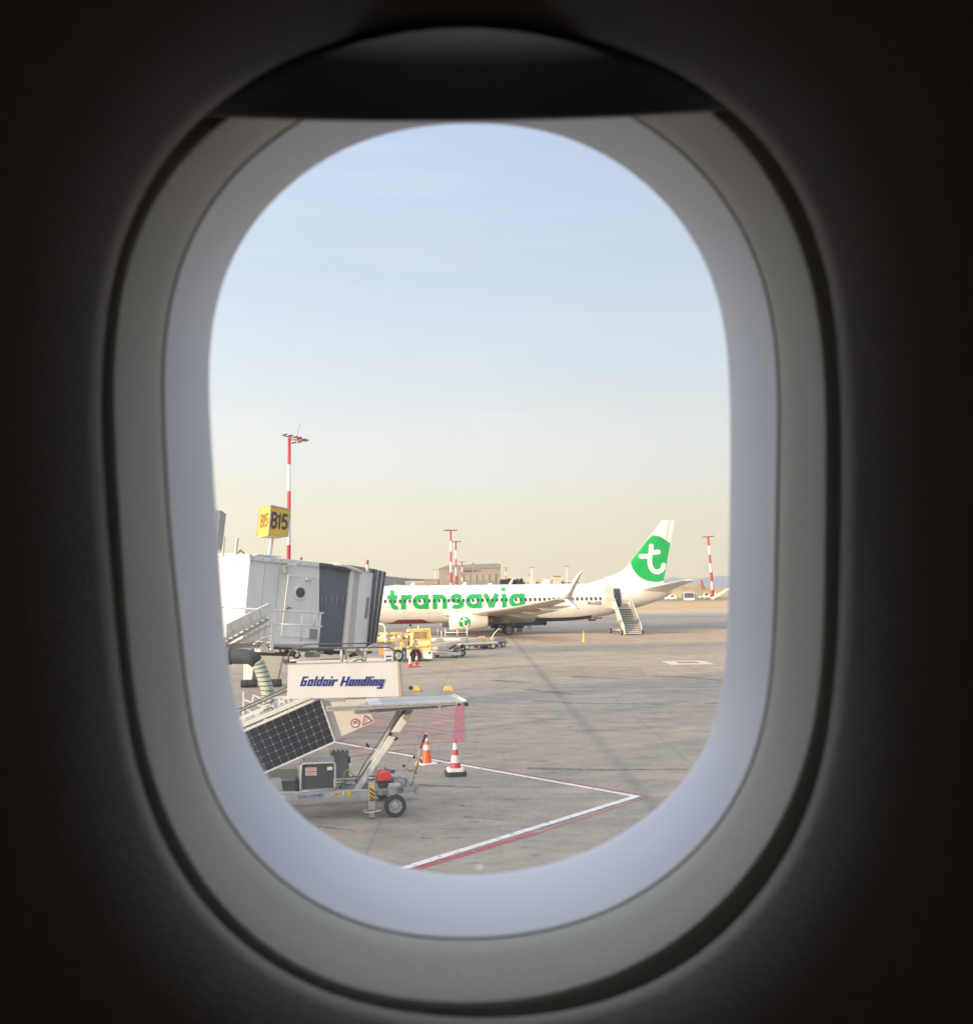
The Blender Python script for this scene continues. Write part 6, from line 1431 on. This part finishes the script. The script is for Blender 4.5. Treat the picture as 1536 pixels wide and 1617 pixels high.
# ================================================================ THE CABIN WE LOOK OUT OF
inner = [(720, 195.5), (660, 201), (600, 211), (550, 226), (480, 273), (425, 320), (380, 375), (350, 445), (336, 515), (333, 575), (336, 650), (340, 730), (345, 808), (352, 908), (360, 1008), (372, 1108), (390, 1168), (415, 1223), (440, 1258), (470, 1288), (515, 1323), (575, 1353), (630, 1371), (700, 1381), (768, 1382),
         (818, 1377), (878, 1363), (938, 1343), (988, 1313), (1038, 1278), (1078, 1243), (1113, 1193), (1130, 1148), (1140, 1088), (1145, 958), (1148, 808), (1148, 650), (1145, 560), (1138, 490), (1118, 420), (1078, 350), (1028, 295), (968, 250), (908, 218), (843, 200), (768, 196)]
mid = [(768, 118), (640, 128), (540, 155), (480, 187), (425, 225), (380, 262), (340, 305), (305, 365), (280, 435), (267, 500), (261, 575), (265, 675), (270, 800), (279, 908), (287, 958), (300, 1088), (320, 1218), (350, 1288), (400, 1348), (450, 1398), (510, 1438), (590, 1468), (675, 1480), (768, 1480),
       (868, 1468), (943, 1448), (1028, 1403), (1098, 1343), (1148, 1288), (1178, 1233), (1203, 1148), (1213, 1058), (1218, 958), (1221, 808), (1224, 650), (1222, 550), (1215, 485), (1198, 420), (1168, 355), (1118, 280), (1068, 230), (1003, 187), (950, 158), (860, 128)]
gin = [(760, 62), (600, 82), (480, 118), (400, 155), (350, 188), (300, 232), (255, 285), (220, 350), (197, 430), (186, 515), (181, 600), (184, 680), (187, 750), (192, 808), (197, 908), (210, 1058), (225, 1158), (250, 1258), (290, 1348), (350, 1438), (425, 1508), (525, 1558), (650, 1582), (768, 1587),
       (868, 1575), (968, 1545), (1093, 1473), (1193, 1368), (1248, 1268), (1276, 1198), (1290, 1108), (1298, 958), (1300, 808), (1301, 700), (1297, 550), (1288, 470), (1268, 395), (1233, 310), (1193, 240), (1130, 175), (1050, 122), (920, 78)]
gout = [(735, 38), (600, 46), (500, 72), (400, 122), (325, 177), (270, 230), (225, 300), (190, 390), (172, 490), (164, 575), (165, 700), (172, 800), (176, 858), (184, 958), (198, 1088), (216, 1208), (250, 1313), (300, 1405), (375, 1490), (475, 1556), (600, 1593), (768, 1608),
        (893, 1598), (1018, 1563), (1118, 1503), (1208, 1403), (1263, 1318), (1293, 1228), (1310, 1108), (1320, 958), (1323, 808), (1324, 700), (1320, 575), (1310, 460), (1288, 365), (1248, 280), (1203, 215), (1158, 168), (1060, 108), (960, 70), (880, 46)]
NA = 192; CX, CY = 744.0, 800.0
def radial(pts):
    """smooth closed outline as radii at NA angles"""
    pts = sorted(pts, key=lambda q: math.atan2(-(q[1] - CY), q[0] - CX)); dn = []; n_ = len(pts)
    for i in range(n_):
        p0, p1, p2, p3 = (Vector(pts[(i + j) % n_]) for j in (-1, 0, 1, 2))
        for k in range(6):
            t_ = k / 6; dn.append(tuple(.5 * (2 * p1 + (p2 - p0) * t_ + (2 * p0 - 5 * p1 + 4 * p2 - p3) * t_ ** 2 + (3 * p1 - p0 - 3 * p2 + p3) * t_ ** 3)))
    pts = dn
    pol = sorted((math.atan2(-(v - CY), u - CX) % (2 * math.pi), math.hypot(u - CX, v - CY)) for u, v in pts)
    pol = [(pol[-1][0] - 2 * math.pi, pol[-1][1])] + pol + [(pol[0][0] + 2 * math.pi, pol[0][1])]
    rs = []
    for i in range(NA):
        t_ = 2 * math.pi * i / NA
        for a_, c_ in zip(pol, pol[1:]):
            if a_[0] <= t_ <= c_[0]: rs.append(a_[1] + (c_[1] - a_[1]) * (t_ - a_[0]) / (c_[0] - a_[0])); break
    for _ in range(34): rs = [(rs[i - 1] + 2 * rs[i] + rs[(i + 1) % NA]) / 4 for i in range(NA)]
    return rs
def C3(u, v, d): return EYE + FW * d + CR * ((u - 768) * d / F) + CU * ((808.5 - v) * d / F)
def ringpts(rs, d, grow=0.0):      # grow in metres
    o_ = []
    for i, r_ in enumerate(rs):
        t_ = 2 * math.pi * i / NA; rr = r_ + grow * F / d
        o_.append(C3(CX + rr * math.cos(t_), CY - rr * math.sin(t_), d))
    return o_
rI, rM, rG, rO = radial(inner), radial(mid), radial(gin), radial(gout)
def blend(a_, b_, t_): return [x + (y - x) * t_ for x, y in zip(a_, b_)]
cabin = thing('cabin_window', 'dark cabin sidewall with the oval aircraft window we look through', 'aircraft window', C3(744, 1640, .45))
def loftc(rings, nm, m_, par=None, smooth=True, closed_ends=False):
    b = MB(); b.loft(rings, cap=closed_ends); return b.build(nm, m_, par or cabin, smooth=smooth)
m_rev = mat('reveal_plastic', (.80, .83, .92), .38, var=.02, scale=8)
m_frm = mat('frame_plastic', (.52, .50, .45), .55, var=.05, scale=650, bump=.25)
m_wall = mat('sidewall_plastic', (.44, .405, .38), .62, var=.07, scale=500, bump=.2)
m_seal = mat('seal_rubber', (.42, .41, .36), .7, var=.1)
D0, D1, D2, D3 = .585, .525, .475, .462
rev = loftc([ringpts(rI, D0 + .012, .006), ringpts(rI, D0 + .004, .0005), ringpts(rI, D0), ringpts(blend(rI, rM, .06), D0 - .004), ringpts(blend(rI, rM, .35), D0 - .024), ringpts(blend(rI, rM, .7), D0 - .044), ringpts(rM, D1)], 'window_reveal', m_rev)
loftc([ringpts(rM, D1, -.0008), ringpts(rM, D1 - .0012, -.0004), ringpts(rM, D1 - .003, .0006), ringpts(rM, D1 + .002, .002)], 'seal', mat('seal_grey', (.52, .51, .47), .6, var=.05))
loftc([ringpts(rM, D1 + .001, .001), ringpts(rM, D1 - .004, .0012), ringpts(blend(rM, rG, .3), D1 - .017), ringpts(blend(rM, rG, .7), D1 - .038), ringpts(blend(rM, rG, .95), D2 + .002), ringpts(rG, D2), ringpts(rG, D2 + .003, .0015), ringpts(rG, D2 + .03, .002)], 'window_frame', m_frm)
loftc([ringpts(rG, D2 + .005, .0), ringpts(rO, D2 - .002, .012)], 'groove', m_seal)
# sidewall: rolled lip, then flat panel out to a rectangle
al0, RR = R(38), .19
rings = [ringpts(rO, D3 + .04, .006), ringpts(rO, D3 + .006, .0012), ringpts(rO, D3 + .002, .0003)]
for k in range(13):
    al = al0 + (R(4) - al0) * k / 12; gr = RR * (math.sin(al0) - math.sin(al)); dd = D3 - RR * (math.cos(al) - math.cos(al0)); rings.append(ringpts(rO, dd, gr))
dW = D3 - RR * (math.cos(R(4)) - math.cos(al0))
def rectring(hw, hh, d):
    o_ = []
    for i in range(NA):
        t_ = 2 * math.pi * i / NA; c_, s_ = math.cos(t_), math.sin(t_); k = min(hw / max(abs(c_), 1e-6), hh / max(abs(s_), 1e-6)); o_.append(EYE + FW * d + CR * (c_ * k) + CU * (s_ * k))
    return o_
rings += [ringpts(rO, dW - .0006, .125), ringpts(rO, dW, .18), rectring(.62, .62, dW + .005), rectring(1.6, .85, dW + .02)]
loftc(rings, 'sidewall_panel', m_wall)
# shade pulled down a little at the top
def shade_poly(d):
    top = [(u, v) for u, v in gout if v < 180]
    top = sorted(top); top = [(u, v - 8) for u, v in top]
    bot = []
    for i in range(25):
        f_ = i / 24; u = 1180 - (1180 - 305) * f_; bot.append((u, 166.5 + 19.5 * (1 - ((u - 705) / 480) ** 2) + (3 if u < 705 else 0) * min(1, (705 - u) / 400) * 1.6))
    return [(305, 172)] + top + [(1182, 168)] + bot
sp1 = [C3(u, v, .471) for u, v in shade_poly(0)]; k = len(sp1)
b = MB(); b.hexa(sp1, [p + FW * .004 for p in sp1]); shd = b.build('window_shade', mat('shade_plastic', (.32, .33, .36), .5, var=.05), cabin)
b = MB(); bt = shade_poly(0)[-25:]; b.tube([C3(u, v + 1.0, .4725) for u, v in bt], .0013, 8); b.build('shade_edge', mat('shade_lip', (.32, .28, .25), .5), shd, smooth=True)
b = MB(); rings = []  # pale lens-shaped ridge standing in for the lit top lip of the wall
for j in range(9):
    f_ = j / 8; row = []
    for i in range(33):
        g_ = i / 32; u = 508 + (962 - 508) * g_; sh = math.sin(math.pi * g_) ** .8
        vt, vb = 88 - 44 * sh, 90 + 12 * sh
        row.append(C3(u, vb + (vt - vb) * f_, .4705 - .022 * f_ ** 1.3 * sh))
    rings.append(row)
b.loft(rings, cap=False, closed=False); b.build('lit_wall_lip', mat('lit_lip_plastic', (.75, .78, .76), .6, var=.03), shd, smooth=True)
# panes
pm = bpy.data.materials.new('acrylic_pane'); pm.use_nodes = True; t = pm.node_tree; t.nodes.remove(t.nodes['Principled BSDF'])
o_ = t.nodes['Material Output']; tr = t.nodes.new('ShaderNodeBsdfTransparent'); tr.inputs[0].default_value = (.985, .99, .985, 1); gl = t.nodes.new('ShaderNodeBsdfGlossy'); gl.inputs['Roughness'].default_value = .05
tl_ = t.nodes.new('ShaderNodeBsdfTranslucent'); tl_.inputs[0].default_value = (.9, .9, .9, 1)
m1 = t.nodes.new('ShaderNodeMixShader'); m2 = t.nodes.new('ShaderNodeMixShader'); m1.inputs[0].default_value = .02
tcp = t.nodes.new('ShaderNodeTexCoord'); np1 = t.nodes.new('ShaderNodeTexNoise'); np1.inputs['Scale'].default_value = 6; np1.inputs['Detail'].default_value = 5; np2 = t.nodes.new('ShaderNodeTexNoise'); np2.inputs['Scale'].default_value = 45
mpp = t.nodes.new('ShaderNodeMapping'); mpp.inputs['Scale'].default_value = (1, 1, 14); mpp.inputs['Rotation'].default_value = (.2, .5, .3); t.links.new(tcp.outputs['Object'], mpp.inputs[0]); t.links.new(mpp.outputs[0], np2.inputs[0]); t.links.new(tcp.outputs['Object'], np1.inputs[0])
mq = t.nodes.new('ShaderNodeMapRange'); mq.inputs[1].default_value = .35; mq.inputs[2].default_value = .7; mq.inputs[3].default_value = .030; mq.inputs[4].default_value = .080; t.links.new(np1.outputs[0], mq.inputs[0])
mq2 = t.nodes.new('ShaderNodeMapRange'); mq2.inputs[1].default_value = .66; mq2.inputs[2].default_value = .74; mq2.inputs[3].default_value = 0; mq2.inputs[4].default_value = .02; t.links.new(np2.outputs[0], mq2.inputs[0])
ap = t.nodes.new('ShaderNodeMath'); t.links.new(mq.outputs[0], ap.inputs[0]); t.links.new(mq2.outputs[0], ap.inputs[1]); t.links.new(ap.outputs[0], m2.inputs[0])
t.links.new(tr.outputs[0], m1.inputs[1]); t.links.new(gl.outputs[0], m1.inputs[2]); t.links.new(m1.outputs[0], m2.inputs[1]); t.links.new(tl_.outputs[0], m2.inputs[2]); t.links.new(m2.outputs[0], o_.inputs['Surface'])
b = MB(); pr = ringpts(rI, D0 + .008, .004); b.add(pr, [list(range(NA))]); b.build('outer_pane', pm, cabin)
# water drop on the pane
b = MB(); c_ = C3(757, 1370, D0 + .006)
b.loft([[c_ + CR * (.0022 * r_ * math.cos(a * .5236)) + CU * (.0016 * r_ * math.sin(a * .5236)) - FW * z_ for a in range(12)] for r_, z_ in ((1, 0), (.8, .0006), (.4, .001), (.05, .0011))]); dm = bpy.data.materials.new('drop'); dm.use_nodes = True; t = dm.node_tree; t.nodes.remove(t.nodes['Principled BSDF'])
tr = t.nodes.new('ShaderNodeBsdfTransparent'); tl_ = t.nodes.new('ShaderNodeBsdfTranslucent'); m1 = t.nodes.new('ShaderNodeMixShader'); m1.inputs[0].default_value = .75; tl_.inputs[0].default_value = (.95, .97, 1, 1)
t.links.new(tr.outputs[0], m1.inputs[1]); t.links.new(tl_.outputs[0], m1.inputs[2]); t.links.new(m1.outputs[0], t.nodes['Material Output'].inputs['Surface'])
b.build('water_drop', dm, cabin, smooth=True)

# fuselage shell of our own aircraft: outer skin, lining, closed ends
ow = thing('own_airliner', 'fuselage shell of the aircraft we sit in, wrapped around the dark cabin', 'airliner', (0, -1.42, 2.4))
HR, HYc, HZc = 2.0, -1.395, 4.40
def hullp(x, th, r=HR): return Vector((x, HYc + r * math.cos(th), HZc + r * math.sin(th)))
T0, T1, XH = R(-14), R(20), .36
xs = [-15, -9]
wx = []  # far-side window holes, added to let fill light into the cabin
for i in range(-7, 8):
    c0 = i * .533 + (.0 if abs(i) else 0); wx.append((c0 - .14, c0 + .14))
xs = sorted(set([-15.0, -9.0, 9.0, 20.0, -XH, XH] + [q for w2 in wx for q in w2]))
ths = [T0 + (T1 - T0) * i / 6 for i in range(7)] + [T1 + (2 * math.pi - (T1 - T0)) * i / 40 for i in range(1, 40)]
nT = len(ths)
def iswin(x0, x1, th0, th1):
    xm = (x0 + x1) / 2; return any(a_ < xm < c_ for a_, c_ in wx) and R(169) < (th0 + th1) / 2 < R(184)
def shell(r_, skip):
    b = MB()
    for x in xs:
        for th in ths: b.v.append(hullp(x, th, r_))
    for i in range(len(xs) - 1):
        for k in range(nT):
            t0_, t1_ = ths[k], ths[(k + 1) % nT]
            if t1_ < t0_: t1_ += 2 * math.pi
            if skip(xs[i], xs[i + 1], t0_, t1_, k): continue
            if iswin(xs[i], xs[i + 1], t0_, t1_): continue
            b.f.append([i * nT + k, i * nT + (k + 1) % nT, (i + 1) * nT + (k + 1) % nT, (i + 1) * nT + k])
    b.f += [list(range(nT)), [(len(xs) - 1) * nT + k for k in range(nT)]]
    return b
b = shell(HR, lambda x0, x1, t0_, t1_, k: x0 >= -XH - 1e-6 and x1 <= XH + 1e-6 and k < 6)
b.build('fuselage', M['airwhite'], ow)
# skin patch between the rectangular hole and the window opening
pin = ringpts(rI, D0 + .012, .005); pc = C3(CX, CY, D0)
pout = []
for i in range(NA):
    t_ = 2 * math.pi * i / NA; c_, s_ = math.cos(t_), math.sin(t_); k = min((XH + .012) / max(abs(c_), 1e-6), .365 / max(abs(s_), 1e-6)); x = c_ * k + pc.x * .0; z = H + .02 + s_ * k
    th = math.asin((z - HZc) / HR); pout.append(hullp(x, th, HR + .004))
b = MB(); b.loft([pin, pout], cap=False); b.build('window_surround', M['airwhite'], ow, smooth=False)
# dark lining box round the camera
b = shell(1.86, lambda x0, x1, t0_, t1_, k: k < 6 and x0 > -1.7 and x1 < 1.7)
b.build('cabin_lining', M['lining'], ow)
b = MB(); b.box((0, -1.4, 3.35), (6.2, 3.3, .06)); b.build('floor', M['lining'], ow)

# ---------------------------------------------------------------- unseen hall behind us, added and sized to shade the near stands

tb_ = thing('shade_hall', 'long unseen hall added behind our aircraft to throw the near stands into shade', 'terminal', (-110, -34, 0))
b = MB(); b.box((-110, -49, 5.5), (420, 30, 11.0)); b.build('wall', M['beige2'], tb_)
b = MB(); b.box((-110, -49, 12.2), (424, 34, 2.4)); b.build('roof', M['roofgrey'], tb_)

# evening haze in the air over the field
hz_ = bpy.data.materials.new('evening_haze'); hz_.use_nodes = True; t = hz_.node_tree; t.nodes.remove(t.nodes['Principled BSDF'])
pv = t.nodes.new('ShaderNodeVolumePrincipled'); pv.inputs['Color'].default_value = (.93, .92, .90, 1); pv.inputs['Density'].default_value = .00007; pv.inputs['Anisotropy'].default_value = .3
t.links.new(pv.outputs[0], t.nodes['Material Output'].inputs['Volume'])
b = MB(); b.box((0, 3200, 124), (19000, 7900, 250)); tag(b.build('haze', hz_), kind='stuff')
